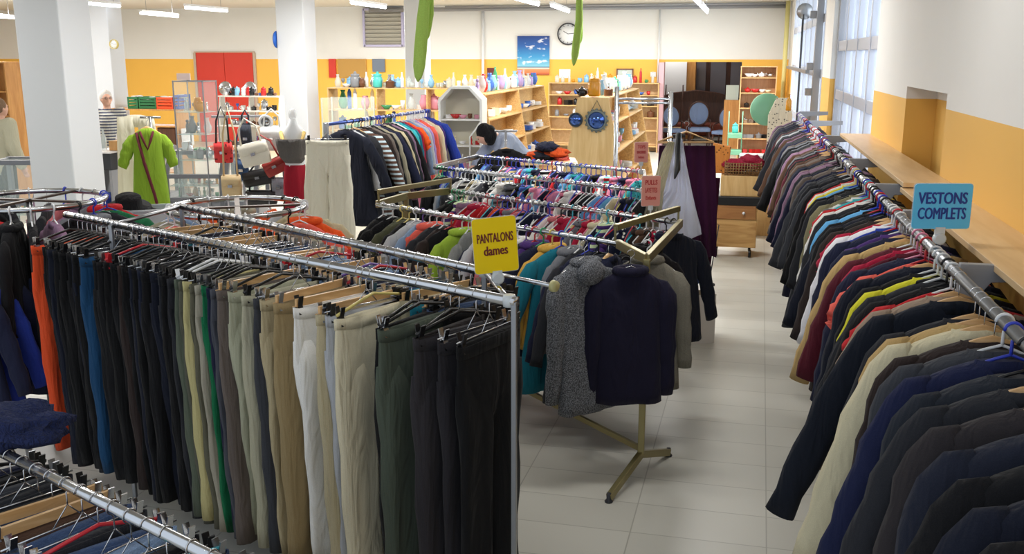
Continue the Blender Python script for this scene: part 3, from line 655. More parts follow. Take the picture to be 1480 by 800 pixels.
# ------------------------------------------------------------------ trouser rack in the middle (double rail)
ZT = 1.45
F0, F1 = at(736, 434, ZT), at(95, 310, ZT); B0, B1 = at(700, 392, ZT), at(262, 298, ZT)
Fp = at(160, 325, ZT)
rk = empty('trouser_rack', (F0.x, F0.y, 0)); tag(rk, 'chrome double-rail rack packed with trousers under the yellow sign', 'clothes rack')
O = Vector((F0.x, F0.y, 0))
dF = (F1-F0).normalized()
MB().cyl(F0-dF*.03-O, F1-O, RAILR+.002, 12).build('rail', CHROME, rk); MB().cyl(B0-O, B1-O, RAILR+.002, 12).build('rail', CHROME, rk)
for q in (F0+Vector((.02, -.015, 0)), Fp+dF.cross(Vector((0, 0, 1)))*.0, B1, B0): MB().beam((q.x-O.x, q.y-O.y, .03), (q.x-O.x, q.y-O.y, ZT-.0), .019, .019).build('post', STEEL, rk, .002)
e0 = at(800, 413, ZT-.0)
MB().cyl(F0-O, B0-O, .010, 10).build('cross_bar', CHROME, rk); MB().cyl(B0-O, e0-O, .008, 10).build('side_arm', CHROME, rk)
u_ = (e0-B0).normalized()
MB().tube([e0-u_*.004-O, e0+u_*.012-O], [.022, .020], 14).build('end_cap', plain('cream_cap', (190, 184, 130), .4), rk)
for (a_, b_) in ((Fp, B1), (Vector((F0.x, F0.y, .15)), Vector((Fp.x, Fp.y, .15))), (Vector((F0.x, F0.y, .15)), Vector((B0.x, B0.y, .15)))): MB().cyl(a_-O, b_-O, .010, 8).build('base_bar', STEEL, rk)
for q in (F0, B0): MB().lathe([(.016, -.02), (.021, -.02), (.024, 0), (.021, .02), (.016, .02)], 12, q-O).build('glass_joint', plain('clear_plastic', (214, 220, 222), .12), rk)
T = 'trousers'
front = [ # near -> far
 (T, 'jet', 'i', dict(space=1.3, turn=4, label='black trousers hung beside the chrome corner post, nearest on the rack')), (T, (36, 34, 38), 'i', dict(space=1.3, label='very dark grey trousers second from the chrome corner post')), (T, (46, 43, 46), 'k', dict(label='worn dark grey trousers third from the chrome corner post', space=1.7)),
 (T, (34, 27, 26), 'k', dict(space=.8, label='brown-black trousers in front of the dark olive pair')), (T, (76, 84, 72), 'k', dict(label='dark olive green trousers with black clips', space=3.4, turn=3)), (T, 'jet', 'k', dict(space=.7)),
 (T, (218, 208, 178), 'y', dict(label='pale cream trousers on a yellow hanger', space=4.6, turn=2)), (T, 'light grey', 'i', dict(space=.6, label='thin light grey trousers between the white pair and the pale cream pair')),
 (T, 'beige', 'o', dict(space=.9, label='beige trousers just in front of the white pair')), (T, (236, 234, 228), 'o', dict(label='white trousers on a wooden clip hanger', space=3.4)),
 (T, (156, 136, 98), 'o', dict(label='tan corduroy trousers left of the white pair', space=2.8)), (T, (180, 166, 132), 'i', dict(label='khaki tan trousers held by a tall clear clip', space=1.6)),
 (T, 'dark grey', 'k', dict(space=.6)), (T, (176, 172, 148), 'k', dict(label='stone-coloured trousers right beside the khaki tan pair', space=1.9)), (T, (168, 168, 144), 'k', dict(label='pale grey-green trousers right of the slate pair', space=2.0)),
 (T, 'taupe', 'o', dict(space=1.1)), (T, (72, 74, 82), 'k', dict(label='slate grey trousers right of the bottle green pair', space=1.4)), (T, 'navy', 'k', dict(space=.6)), (T, (18, 104, 66), 'k', dict(space=.6, label='narrow bottle green trousers among the greys')),
 (T, (158, 152, 136), 'k', dict(label='light taupe trousers left of the bottle green pair')), (T, (92, 90, 74), 'i', dict(label='olive grey trousers with a wide open waist')), (T, (188, 178, 126), 'i', dict(space=.7, label='thin pale yellow-khaki trousers left of the olive grey pair')),
 (T, (84, 84, 72), 'w', dict(label='grey-brown trousers held by white clips')), (T, 'grey-green', 'w', {}), (T, 'charcoal', 'k', {}), (T, 'jet', 'k', {}), (T, 'charcoal', 'k', {}), (T, 'midnight blue', 'i', {}), (T, 'black', 'k', {}), (T, (28, 32, 48), 'i', dict(adj='dark navy')),
 (T, 'jet', 'k', {}), (T, 'midnight blue', 'i', {}), (T, 'jet', 'k', {}), (T, 'dark brown', 'k', {}), (T, 'black', 'k', {}), (T, 'jet', 'r', {}), (T, 'black', 'k', {}), (T, 'black', 'k', {}), (T, (22, 64, 100), 'i', dict(label='teal blue trousers among the black pairs', turn=-2, space=2.0)),
 (T, 'black', 'k', {}), (T, 'jet', 'i', {}), (T, 'midnight blue', 'k', {}), (T, 'black', 'k', {}), (T, 'jet', 'k', {}), (T, 'black', 'k', {}), (T, 'midnight blue', 'k', {}), (T, 'jet', 'k', {}), (T, 'black', 'k', {}), (T, (214, 76, 36), 'k', dict(label='bright orange trousers at the far left end of the rack', space=2.0))]
hang(F0, F1, front, 'on trouser rack front rail', 'trousers on the front rail', 6, pad=(.05, .0))
back = mixed(36, [T], ['jet', 'black', 'navy', 'charcoal', 'denim blue', 'pale denim', 'grey', 'beige', 'brown', 'teal', 'midnight blue', 'denim blue'], 'iiikoioirip', ('weave', 'denim'))
back = [(T, 'jet', 'k', dict(label='black trousers on the rear rail, right of the chrome corner post', turn=-6))]+back
hang(B0, B1, back, 'on trouser rack rear rail', 'trousers on the rear rail', 6, pad=(-.02, .05))
p = atD(716, 354, 3.42); Sx = 3.42/F
sign_card(p, 66*Sx, 82*Sx, YAW+R_(14), plain('yellow_card', (250, 216, 12), .35), [('PANTALONS', .046, .026, .50), ('dames', .048, -.02, .72)], plain('maroon_ink', (110, 30, 30), .5), 'yellow card reading PANTALONS dames clipped to the trouser rack', -.12, tilt=R_(-4), name='sign_card')

# ------------------------------------------------------------------ jeans rack, bottom left
ZJ = 1.10
J0, J1 = at(330, 816, ZJ), at(-60, 622, ZJ)
rk = empty('jeans_rack', (J1.x, J1.y, 0)); tag(rk, 'low chrome rail of jeans in the bottom left corner', 'clothes rack'); O = Vector((J1.x, J1.y, 0))
MB().cyl(J0-O, J1-O, RAILR, 12).build('rail', CHROME, rk)
for q in (J0, J1): MB().beam((q.x-O.x, q.y-O.y, .03), (q.x-O.x, q.y-O.y, ZJ-.02), .03, .03).build('post', STEEL, rk)
bb = MB(); bb.cyl((J0.x-O.x, J0.y-O.y, .12), (J1.x-O.x, J1.y-O.y, .12), .012, 8); bb.build('base_bar', STEEL, rk)
J = 'jeans'
jl = [(J, 'denim blue', 'i', dict(style='denim')), (J, 'navy', 'i', dict(style='denim')), (J, (46, 58, 84), 't', dict(style='denim', label='dark blue jeans held by a bright turquoise clip hanger', space=1.4)), (J, 'navy', 'i', dict(style='denim')), (J, 'black', 'i', {}), (J, 'pale denim', 'i', dict(style='denim')),
      (J, 'denim blue', 'r', dict(style='denim', label='blue jeans on a hanger with a small red clip')), (J, 'charcoal', 'i', dict(style='denim')), (J, 'denim blue', 'i', dict(style='denim')), (J, 'brown', 'o', dict(label='brown trousers on a wooden hanger on the jeans rail')), (J, 'denim blue', 'o', dict(style='denim')),
      (J, 'black', 'i', {}), (J, 'charcoal', 'i', {}), (J, 'dark grey', 'i', dict(label='dark grey trousers by the steel clip at the far end of the jeans rail')), (J, 'black', 'k', {}), (J, 'navy', 'i', dict(style='denim'))]
hang(J0, J1, jl, 'on the low jeans rail', 'jeans on the low rail', 9, pad=(.02, .05))

# ------------------------------------------------------------------ left jacket rail and round racks
A1, A0 = at(118, 322, 1.16), at(-90, 392, 1.16)
rk = empty('jacket_rack', (A0.x, A0.y, 0)); tag(rk, 'chrome rail with blue and red hooks at the left edge, holding padded jackets', 'clothes rack'); O = Vector((A0.x, A0.y, 0))
MB().cyl(A0-O, A1-O, RAILR, 12).build('rail', CHROME, rk)
for q in (A0, A1): MB().beam((q.x-O.x, q.y-O.y, .03), (q.x-O.x, q.y-O.y, 1.15), .03, .03).build('post', STEEL, rk)
hang(A0, A1, [('jacket', 'navy', 'b', {}), ('jacket', 'royal blue', 'b', dict(label='vivid blue fleece jacket at the left edge of the picture')), ('puffer', 'navy', 'b', {}), ('puffer', (38, 48, 74), 'w', dict(label='slate navy padded jacket at the left edge', turn=8)), ('puffer', 'black', 'k', {}), ('puffer', (30, 28, 34), 'r', dict(adj='dark brown-black')),
      ('jacket', 'navy', 'b', {}), ('jacket', 'crimson', 'r', {}), ('sweater', 'navy', 'w', {}), ('jacket', 'black', 'b', {}), ('jacket', 'charcoal', 'b', {}), ('shirt', 'red', 'w', {}), ('shirt', 'black', 't', {})], 'on the left jacket rail', 'jackets on the left rail', 6)
def round_rack(c, r, z, n, place, group, kinds, colors, hks, label, w0=0):
    rk = empty('round_rack', (c.x, c.y, 0)); tag(rk, label, 'clothes rack')
    MB().tube([(r*math.cos(2*PI*i/40), r*math.sin(2*PI*i/40), z) for i in range(40)], RAILR, 10, closed=True).build('ring_rail', CHROME, rk)
    cr = MB()
    for a in (0, PI/2): cr.beam((-r*math.cos(a+w0), -r*math.sin(a+w0), z), (r*math.cos(a+w0), r*math.sin(a+w0), z), .03, .012)
    cr.build('spoke', plain('dark_bronze', (84, 70, 60), .4, .6), rk)
    MB().cyl((0, 0, .05), (0, 0, z), .02).build('post', STEEL, rk)
    ft = MB()
    for k in range(4): a = k*PI/2+.7; ft.beam((0, 0, .06), (.38*math.cos(a), .38*math.sin(a), .02), .03, .02)
    ft.build('foot', STEEL, rk)
    for i in range(n):
        a = 2*PI*i/n+random.uniform(-.04, .04)
        # nearest side first is immaterial: order follows the ring
        p = Vector((c.x+r*math.cos(a), c.y+r*math.sin(a), z))
        garment(random.choice(kinds), random.choice(colors), random.choice(hks), p, a, place=place, group=group, ends='counted anticlockwise')
c1 = at(42, 289, 1.42); round_rack(c1, .42, 1.42, 22, 'on round rack by left pillar', 'tops on the left round rack', ['shirt', 'sweater', 'tee'], ['black', 'green', 'grey', 'mauve', 'rose', 'red', 'charcoal', 'dark grey', 'purple', 'black', 'charcoal'], 'wywkbirw', 'round chrome rack of tops at the foot of the big left pillar')
c2 = at(343, 299, 1.36); round_rack(c2, .40, 1.36, 20, 'on round rack behind trousers', 'tops on the middle round rack', ['shirt', 'sweater', 'tee'], ['stone', 'orange', 'black', 'light grey', 'lime', 'brown', 'pale denim', 'beige', 'charcoal', 'coral', 'stone'], 'wkkiwicw', 'round chrome ring rack behind the trouser rack, half empty', .5)

# ------------------------------------------------------------------ knitwear/children racks with brass ends
def double_rack(name, label, Ea, Eb, Da, Db, z, mat, arms, out=.0, rails=CHROME, tips=None):
    """Ea/Da: near ends of the two rails, Eb/Db: far ends"""
    O = Vector((Ea.x, Ea.y, 0)); rk = empty(name, O); tag(rk, label, 'clothes rack')
    MB().cyl(Ea-O, Eb-O, RAILR, 12).build('rail', rails, rk); MB().cyl(Da-O, Db-O, RAILR, 12).build('rail', rails, rk)
    for (p, q, s) in ((Ea, Da, 1), (Eb, Db, -1)):
        ax = ((Ea-Eb).normalized())*s; mid = tips[0] if (tips and s == 1) else (p+q)/2+ax*out; md = Vector((mid.x, mid.y, 0))
        a = MB(); up = Vector((0, 0, .09))
        a.beam(p-O, mid-O, .028, .05); a.beam(mid-O, q-O, .028, .05)
        a.build('end_arm', mat, rk, .003)
        if arms:
            a = MB(); a.beam(p+up-O-ax*.02, q+up-O-ax*.02, .028, .035); a.build('top_arm', mat, rk, .003)
            a = MB(); a.beam(p-O-ax*.02, p+up-O-ax*.02, .012, .012); a.beam(q-O-ax*.02, q+up-O-ax*.02, .012, .012); a.build('stub', mat, rk)
        MB().beam(md-O+Vector((0, 0, .14)), mid-O, .035, .035).build('post', mat, rk, .004)
        pd = (q-p).normalized()
        for sd in (-1, 1):
            f = MB(); tip = md-O+pd*sd*.36+Vector((0, 0, .025)); f.beam(md-O+Vector((0, 0, .14)), tip, .03, .04); f.build('foot', mat, rk, .003)
            MB().lathe([(.02, 0), (.022, .008), (.012, .02), (.012, .05)], 10, (tip.x, tip.y, 0)).build('foot_pad', DARKP, rk)
    ma = tips[0] if tips else (Ea+Da)/2+(Ea-Eb).normalized()*out; mb_ = (Eb+Db)/2-(Ea-Eb).normalized()*out
    s = MB(); s.beam(Vector((ma.x, ma.y, .17))-O, Vector((mb_.x, mb_.y, .17))-O, .02, .03); s.build('stretcher', mat, rk)
    return rk
ZK = 1.22
Ea, Eb = at(893, 352, ZK), at(545, 295, ZK); Da, Db = at(984, 322, ZK), at(649, 276, ZK)
double_rack('clothes_rack', 'double-rail rack with olive brass ends in front of the lace cloth', Ea, Eb, Da, Db, ZK, BRASS, True, .1, tips=[at(935, 374, ZK)])
Edir = (Eb-Ea).normalized()
El = [('jacket', 'navy', 'o', dict(label='dark navy cardigan on a pale wooden hanger beside the grey hooded cardigan')), ('jacket', 'midnight blue', 'k', {}), ('jacket', 'navy', 'b', {}), ('jacket', 'charcoal', 'w', {}), ('sweater', 'grey', 'w', {}), ('jacket', 'teal', 'b', {}), ('sweater', 'mustard', 'y', {}), ('jacket', 'navy', 'g', {}), ('sweater', 'purple', 'r', {}), ('jacket', 'charcoal', 'p', {}), ('sweater', 'white', 'w', {}),
      ('sweater', 'lilac', 'w', {}), ('sweater', 'rose', 'w', {}), ('sweater', 'navy', 'b', {}), ('shirt', 'light grey', 'w', {}), ('tee', (122, 124, 122), 'w', dict(label='grey ribbed-neck sweater turned to the front beside the yellow sign', turn=34, style='knit', space=2.2)), ('sweater', 'lime', 'w', dict(space=.7)), ('jacket', 'black', 'r', dict(space=1.6)), ('jacket', 'dark brown', 'w', {}), ('jacket', 'charcoal', 'w', {}), ('sweater', 'coral', 'w', {}), ('jacket', 'pale denim', 'p', {}), ('jacket', 'light grey', 'w', {}), ('jacket', 'black', 'y', dict(style='fur')), ('jacket', 'olive', 'y', {}), ('jacket', 'black', 'w', dict(style='fur', space=1.5)), ('jacket', 'jet', 'w', dict(style='fur', space=1.5))]
hang(Ea, Eb, El, 'on brass-ended rack near rail', 'knitwear on the brass-ended rack', 16)
KC = ['red', 'navy', 'orange', 'rose', 'crimson', 'white', 'turquoise', 'pink', 'blue', 'grey', 'black', 'brown', 'lime', 'green', 'lilac', 'cream', 'purple', 'yellow', 'coral', 'sky blue']
Dl = [('jacket', 'midnight blue', 'k', {}), ('sweater', 'navy', 'k', {}), ('kidhood', 'crimson', 'w', dict(style='print')), ('kidtop', 'dark green', 'w', {}), ('kidhood', 'brown', 'w', {}), ('kidhood', 'dark brown', 't', {})]+mixed(26, ['kidtop', 'kidtee', 'kidhood', 'kidtop'], ['black', 'orange', 'cream', 'white', 'royal blue', 'teal', 'navy', 'grey', 'purple', 'crimson', 'navy', 'rose', 'maroon', 'orange', 'charcoal'], 'wwtrwkbnw')+[('kidtop', 'red', 'r', {}), ('kidtop', 'red', 'w', {}), ('sweater', 'crimson', 'w', {}), ('kidtop', 'red', 'w', {}), ('sweater', 'mauve', 'w', {}), ('sweater', 'purple', 'g', dict(style='stripe', label='purple striped sweater on a bright green hanger')), ('jacket', 'black', 'g', {}), ('jacket', 'black', 'g', {})]
hang(Da, Db, Dl, 'on brass-ended rack far rail', "children's clothes on the brass-ended rack", 17)
# pieces hung on the outstretched brass arm, facing the camera
mid = at(935, 374, ZK)
def facing(p, kind, color, hk, dyaw, label, **k): return garment(kind, color, hk, p, YAW+R_(dyaw), label=label, **k)
TPL['knit'] = [top_template(3001, w=.19, L=.78, d=.05, fl=.03, sleeve=.62, sr=.055, collar='fur')]; NOUN['knit'] = ('cardigan', 'cardigan', 'cardigan')
TPL['hooded'] = [top_template(3003, w=.17, L=.80, d=.05, fl=.02, sleeve=.74, sr=.06, collar='hood')]; NOUN['hooded'] = ('hooded_cardigan', 'cardigan', 'cardigan')
TPL['poncho'] = [top_template(3002, w=.18, L=.76, d=.05, fl=.02, sleeve=.68, sr=.06, collar='fur')]; NOUN['poncho'] = ('sweater', 'sweater', 'sweater')
facing(atD(845, 352, 4.95), 'hooded', (66, 68, 72), 'i', 34, 'chunky grey flecked hooded cardigan hung on the end of the brass rack', style='tweed')
facing(atD(912, 366, 4.93), 'poncho', (24, 22, 44), 'i', 6, 'big dark navy roll-neck sweater facing the aisle on the brass arm', style='weave')
facing(atD(936, 352, 5.45), 'knit', (126, 122, 110), 'w', -22, 'grey-beige knitted cardigan right of the dark navy sweater', style='knit')
facing(atD(936, 338, 5.8), 'knit', (18, 15, 18), 'k', -34, 'long black-brown cardigan at the right side of the brass arm')
facing(atD(905, 376, 5.35), 'poncho', (84, 76, 54), 'k', 0, 'olive brown furry cardigan hanging lowest behind the navy sweater', style='fur')
# second children's rack
ZC = 1.25
Ca, Cb = at(936, 276, ZC), at(628, 242, ZC); A_a, A_b = at(930, 248, ZC), at(690, 226, ZC)
double_rack('clothes_rack', "chrome double rack of children's clothes before the plywood shelving", Ca, Cb, A_a, A_b, ZC, CHROME, False)
Cl = mixed(26, ['kidtop', 'kidtee', 'kidhood'], ['pink', 'coral', 'charcoal', 'lilac', 'blue', 'white', 'red', 'black', 'sky blue', 'grey', 'navy', 'cream'], 'wbrpyntw')+mixed(16, ['kidtop', 'kidtee', 'sweater'], ['white', 'light grey', 'beige', 'cream', 'charcoal', 'grey', 'olive'], 'wwiw')+[('kidtop', 'sky blue', 'b', {}), ('kidtop', 'light grey', 'b', {}), ('kidtop', 'black', 'k', {}), ('jacket', 'black', 'g', {}), ('kidtop', 'dark green', 'g', {})]
hang(Ca, Cb, Cl, 'on chrome double rack near rail', "children's clothes on the chrome rack", 18)
Al = mixed(30, ['kidtop', 'kidtee', 'kidhood'], ['blue', 'navy', 'white', 'turquoise', 'pink', 'red', 'sky blue', 'black', 'denim blue', 'navy', 'pale denim', 'grey', 'brown'], 'bbwpwrnb')+[('kidtop', 'black', 'k', {}), ('kidtop', 'denim blue', 'b', {}), ('kidtop', 'sky blue', 'b', {}), ('jacket', 'black', 'i', {})]
hang(A_a, A_b, Al, 'on chrome double rack far rail', "children's clothes on the chrome rack, far rail", 18)
# pink cards
for (u, v, D, w, h, lines, lab) in ((941, 276, 7.1, 28, 44, [('PULLS', .05, .062, .7), ('LAYETTES', .05, .005, .42), ('Enfants', .04, -.05, .7)], 'nearer salmon pink card with red lettering above the children\'s rails'), (927, 220, 8.4, 20, 29, [('TOPS', .04, .045, .7), ('BRASSIERES', .032, .0, .48), ('bébés', .028, -.042, .8)], 'farther salmon pink card beside the blue box')):
    s_ = D/F; sign_card(atD(u, v, D), w*s_, h*s_, YAW+R_(10), plain('pink_card', (232, 160, 146), .5), lines, plain('red_ink', (196, 60, 60), .5), lab, -h*s_/2-.08, name='sign_card')

# ------------------------------------------------------------------ rail of long coats and dresses before the pillar
ZM = 1.62
M0, M1 = at(471, 180, ZM), at(620, 160, ZM)
rk = empty('clothes_rack', (M0.x, M0.y, 0)); tag(rk, 'steel rack with a blue rail of coats, shirts and white trousers before the pillar', 'clothes rack'); O = Vector((M0.x, M0.y, 0))
MB().cyl(M0-O, M1-O, RAILR, 12).build('rail', plain('blue_steel', (90, 110, 180), .3, .8), rk)
for q in (M0, M1):
    MB().beam((q.x-O.x, q.y-O.y, .03), (q.x-O.x, q.y-O.y, ZM+.02), .04, .04).build('post', STEEL, rk)
    MB().beam((q.x-O.x-.3, q.y-O.y, .03), (q.x-O.x+.3, q.y-O.y, .03), .04, .03).build('foot', STEEL, rk)
Ml = [('coat', 'midnight blue', 'k', {}), ('shirt', 'light grey', 'i', dict(label='long light grey top beside the white trousers')), ('coat', 'charcoal', 'k', {}), ('dress', 'camel', 'o', {}), ('coat', (92, 66, 54), 'k', dict(style='check', label='long brown checked coat on the blue rail')), ('coat', 'black', 'k', {}), ('coat', 'dark brown', 'w', {}), ('coat', 'taupe', 'w', {}), ('coat', 'black', 'k', {}), ('jacket', 'stone', 'w', {}), ('coat', 'navy', 'b', {}), ('coat', 'black', 'b', {}), ('jacket', 'beige', 'i', {}), ('coat', 'charcoal', 'k', {}), ('jacket', 'mauve', 'i', {}), ('coat', 'black', 'k', {}), ('shirt', 'white', 'w', {}), ('shirt', 'turquoise', 'i', {}),
      ('shirt', 'teal', 'i', {}), ('shirt', 'crimson', 'w', {}), ('tee', 'orange', 'w', {}), ('shirt', 'pale denim', 'i', {}), ('shirt', 'light grey', 'w', {}), ('shirt', 'lilac', 'w', {}), ('dress', 'pink', 'w', {}), ('shirt', 'coral', 'w', {}), ('dress', 'rose', 'w', {}), ('shirt', 'cream', 'w', {}), ('shirt', 'purple', 'w', {}), ('coat', 'royal blue', 'b', dict(label='royal blue coat at the far end of the blue rail')), ('coat', 'royal blue', 'b', dict(adj='deep blue'))]
hang(M0, M1, Ml, 'on the blue rail before the pillar', 'clothes on the blue rail', 4, pad=(.35, .02))
TPL['widetrousers'] = [trouser_template(4001, w=.19, L=1.08, hem=.125)]; NOUN['widetrousers'] = ('trousers', 'trousers', 'trousers')
garment('widetrousers', (226, 222, 204), 'i', atD(472, 181, 8.8), YAW+R_(2), label='off-white wide-legged trousers hung flat behind the steel post', tilt=0)
# ------------------------------------------------------------------ small goods
def gm(f):
    m = MB(); f(m); return m.mesh('goods')
G = {
 'vase': [gm(lambda m: m.lathe([(.03, 0), (.05, .03), (.058, .09), (.03, .16), (.02, .19), (.032, .22), (.026, .22)], 14)), gm(lambda m: m.lathe([(.035, 0), (.06, .06), (.062, .1), (.04, .16), (.045, .18), (.038, .18)], 14))],
 'bottle': [gm(lambda m: m.lathe([(.032, 0), (.034, .01), (.034, .15), (.014, .20), (.013, .25), (.016, .26)], 12)), gm(lambda m: m.lathe([(.025, 0), (.027, .01), (.025, .2), (.012, .24), (.012, .28)], 12))],
 'glass': [gm(lambda m: m.lathe([(.03, 0), (.03, .004), (.005, .01), (.005, .07), (.03, .10), (.034, .15), (.031, .15), (.027, .10), (.002, .075)], 12)), gm(lambda m: m.lathe([(.028, 0), (.034, .12), (.031, .12), (.026, .006)], 12))],
 'cup': [gm(lambda m: (m.lathe([(.025, 0), (.04, .02), (.042, .085), (.038, .085), (.034, .015)], 14), m.tube([(.04, 0, .07), (.062, 0, .062), (.064, 0, .04), (.04, 0, .025)], .005, 6)))],
 'bowl': [gm(lambda m: m.lathe([(.03, 0), (.04, .008), (.085, .06), (.081, .06), (.035, .014)], 18))],
 'plate_stack': [gm(lambda m: [m.lathe([(.05, z), (.12, z+.016), (.118, z+.02), (.05, z+.008)], 20) for z in (0, .012, .024, .036, .048)])],
 'jar': [gm(lambda m: m.lathe([(.045, 0), (.055, .02), (.055, .11), (.045, .125), (.05, .13), (.05, .15), (.02, .155), (.012, .18), (.004, .18)], 16))],
 'teapot': [gm(lambda m: (m.lathe([(.04, 0), (.075, .03), (.08, .07), (.05, .11), (.02, .12), (.015, .14), (.004, .145)], 16), m.tube([(.07, 0, .05), (.11, 0, .09), (.125, 0, .11)], [.016, .011, .008], 8), m.tube([(-.07, 0, .09), (-.12, 0, .09), (-.12, 0, .05), (-.07, 0, .04)], .007, 6)))],
 'figurine': [gm(lambda m: (m.lathe([(.035, 0), (.035, .01), (.02, .02), (.028, .08), (.018, .12), (.01, .13)], 12), m.ball((0, 0, .15), .022, 8)))],
 'box': [gm(lambda m: m.box((0, 0, .05), (.16, .11, .10)))],
 'book': [gm(lambda m: (m.box((-.018, 0, .1), (.003, .15, .2)), m.box((.018, 0, .1), (.003, .15, .2)), m.box((0, -.073, .1), (.036, .004, .2)), m.box((0, .003, .1), (.033, .14, .19))))],
 'pot': [gm(lambda m: (m.lathe([(.07, 0), (.075, .01), (.075, .10), (.08, .105), (.07, .11), (.03, .125), (.012, .13), (.014, .15), (.005, .155)], 18), m.box((.095, 0, .09), (.04, .02, .01)), m.box((-.095, 0, .09), (.04, .02, .01))))],
 'basket': [gm(lambda m: m.lathe([(.07, 0), (.10, .07), (.098, .07), (.065, .01)], 16))],
}
CER = {'white': (232, 232, 230), 'blue': (60, 100, 180), 'sky blue': (130, 180, 215), 'brown': (110, 70, 48), 'red': (190, 40, 40), 'green': (60, 140, 90), 'amber': (206, 140, 30), 'black': (26, 26, 28), 'cream': (226, 214, 180), 'grey': (130, 132, 136), 'pink': (220, 150, 170), 'orange': (232, 96, 40), 'turquoise': (80, 190, 180), 'silver': (190, 192, 196), 'lilac': (170, 150, 200), 'clear': (214, 226, 226)}
def cer(c):
    if c == 'silver': return plain('silver', CER[c], .25, 1)
    if c == 'clear': return plain('goods_glass', CER[c], .08, alpha=.45)
    return plain('glaze_'+c, CER[c], .25)
def good(kind, color, p, place, group, s=1, rz=None):
    o = inst(kind, random.choice(G[kind]), cer(color), None, p, (0, 0, random.uniform(0, 6) if rz is None else rz)); o.scale = (s, s, s)
    reg(o, color, kind.replace('_', ' of ').replace('plate of stack', 'stack of plates'), place, kind.replace('_', ' '), group, 'from the left'); return o
def row(a, b, n, kinds, colors, place, group, s=(.85, 1.25), jit=.03):
    a, b = Vector(a), Vector(b); d = (b-a); L = d.length; sp = L/n; pts = []
    for i in range(n):
        p = a+d*((i+.5+random.uniform(-.18, .18))/n); k = random.choice(kinds); c = random.choice(colors)
        good(k, c, (p.x, p.y+random.uniform(-jit, jit), p.z+.001), place, group, min(random.uniform(*s), sp/.085 if k not in ('plate_stack', 'box', 'teapot', 'pot', 'basket') else sp/.19))
def shelves(name, label, x0, x1, y, depth, levels, mat, top=True, th=.022, back=None, base=0, sidew=None):
    """open shelf unit parallel to the back wall; front at y, levels are heights of the boards"""
    o = empty(name, ((x0+x1)/2, y+depth/2, base)); tag(o, label, 'shelf'); w = x1-x0; h = max(levels)-base
    for s in (-1, 1): MB().box((s*(w/2-th/2), 0, h/2), (th, depth, h)).build('side_panel', mat, o, .002)
    for z in levels: MB().box((0, 0, z-base-th/2), (w-2*th if z != max(levels) else w+.01, depth-.005, th)).build('shelf_board', mat, o, .002)
    if back: MB().box((0, depth/2-.006, h/2), (w-.03, .01, h-.02)).build('back_panel', back, o)
    return o
# long low shelf on the back wall behind the gondolas
xa, xb = atY(792, 130, 23.5).x, atY(952, 130, 23.5).x
lv = [.15, .52, .82, 1.09, 1.34, 1.62]
shelves('wall_shelving', 'low pale shelving along the yellow back wall behind the plywood gondolas', xa, xb, 23.55, .36, lv, PINE, back=BEECH)
for z, ks, cs in ((1.62, ['vase', 'bottle', 'jar', 'cup', 'figurine'], ['white', 'amber', 'green', 'clear', 'red', 'sky blue']), (1.34, ['cup', 'glass', 'bowl'], ['white', 'blue', 'red']), (1.09, ['jar', 'cup', 'box'], ['red', 'black', 'white']), (.82, ['jar', 'bowl', 'pot'], ['white', 'brown', 'grey'])):
    row((xa+.1, 23.7, z), (xb-.1, 23.7, z), 17 if z == 1.62 else 11, ks, cs, 'on the low back-wall shelving', 'crockery on the back-wall shelving')
# plywood gondolas
def gondola(label, xr, y0, y1, zt, wt, wb, div, endmat, levels, side=1):
    xc = xr-wt/2; o = empty('plywood_gondola', (xc, (y0+y1)/2, 0)); tag(o, label, 'shelf'); L = y1-y0
    def tz(z): return wt/2+(wb-wt)/2*(1-z/zt)
    def trap(y, mat, nm):
        MB().prism([(-wb/2, y, 0), (wb/2, y, 0), (wt/2, y, zt), (-wt/2, y, zt)], (0, .02, 0)).build(nm, mat, o, .002)
    trap(-L/2, endmat, 'end_panel'); trap(L/2-.02, OSB, 'end_panel')
    for k in div: trap(-L/2+L*k, OSB, 'divider')
    MB().box((0, 0, zt/2), (.015, L-.05, zt-.03)).build('spine_panel', OSB, o)
    for z in levels:
        hw = tz(z); MB().box((0, 0, z-.01), (hw*2-.004, L-.004, .02)).build('shelf_board', PINE, o, .002)
    return o, tz
ga, gb = at(701, 136, 1.73), at(786, 123, 1.73)
xr1 = (ga.x+gb.x)/2
gy0, gy1 = ga.y, gb.y
LV = [.30, .66, 1.02, 1.38, 1.73]
g1, tz = gondola('plywood A-shaped shelving with dishes, left of the panel with two round mirrors', xr1, gy0, gy1, 1.73, .42, 1.0, (.5,), OSB, LV)
row((xr1-.15, gy0+.1, 1.74), (xr1-.15, gy1-.1, 1.74), 24, ['bottle', 'vase', 'vase', 'figurine', 'jar'], ['white', 'sky blue', 'clear', 'green', 'blue', 'brown', 'lilac', 'clear', 'red'], 'on top of the left gondola', 'vases on the left gondola', (.9, 1.3), .0)
for z in (1.38, 1.02, .66):
    x = g1.location.x+tz(z)-.16
    row((x, gy0+.15, z+.01), (x, gy0+(gy1-gy0)/2-.1, z+.01), 6, ['plate_stack', 'bowl', 'cup', 'box'], ['white', 'grey', 'white', 'cream'], 'on the shelves of the left gondola', 'dishes on the left gondola', (.9, 1.2), 0)
    row((x, gy0+(gy1-gy0)/2+.15, z+.01), (x, gy1-.1, z+.01), 6, ['plate_stack', 'bowl', 'pot', 'cup'], ['white', 'white', 'grey', 'blue'], 'on the shelves of the left gondola', 'dishes on the left gondola', (.9, 1.3), 0)
ha, hb = at(871, 141, 1.72), at(930, 127, 1.72)
xr2 = (ha.x+hb.x)/2; hy0, hy1 = ha.y, hb.y
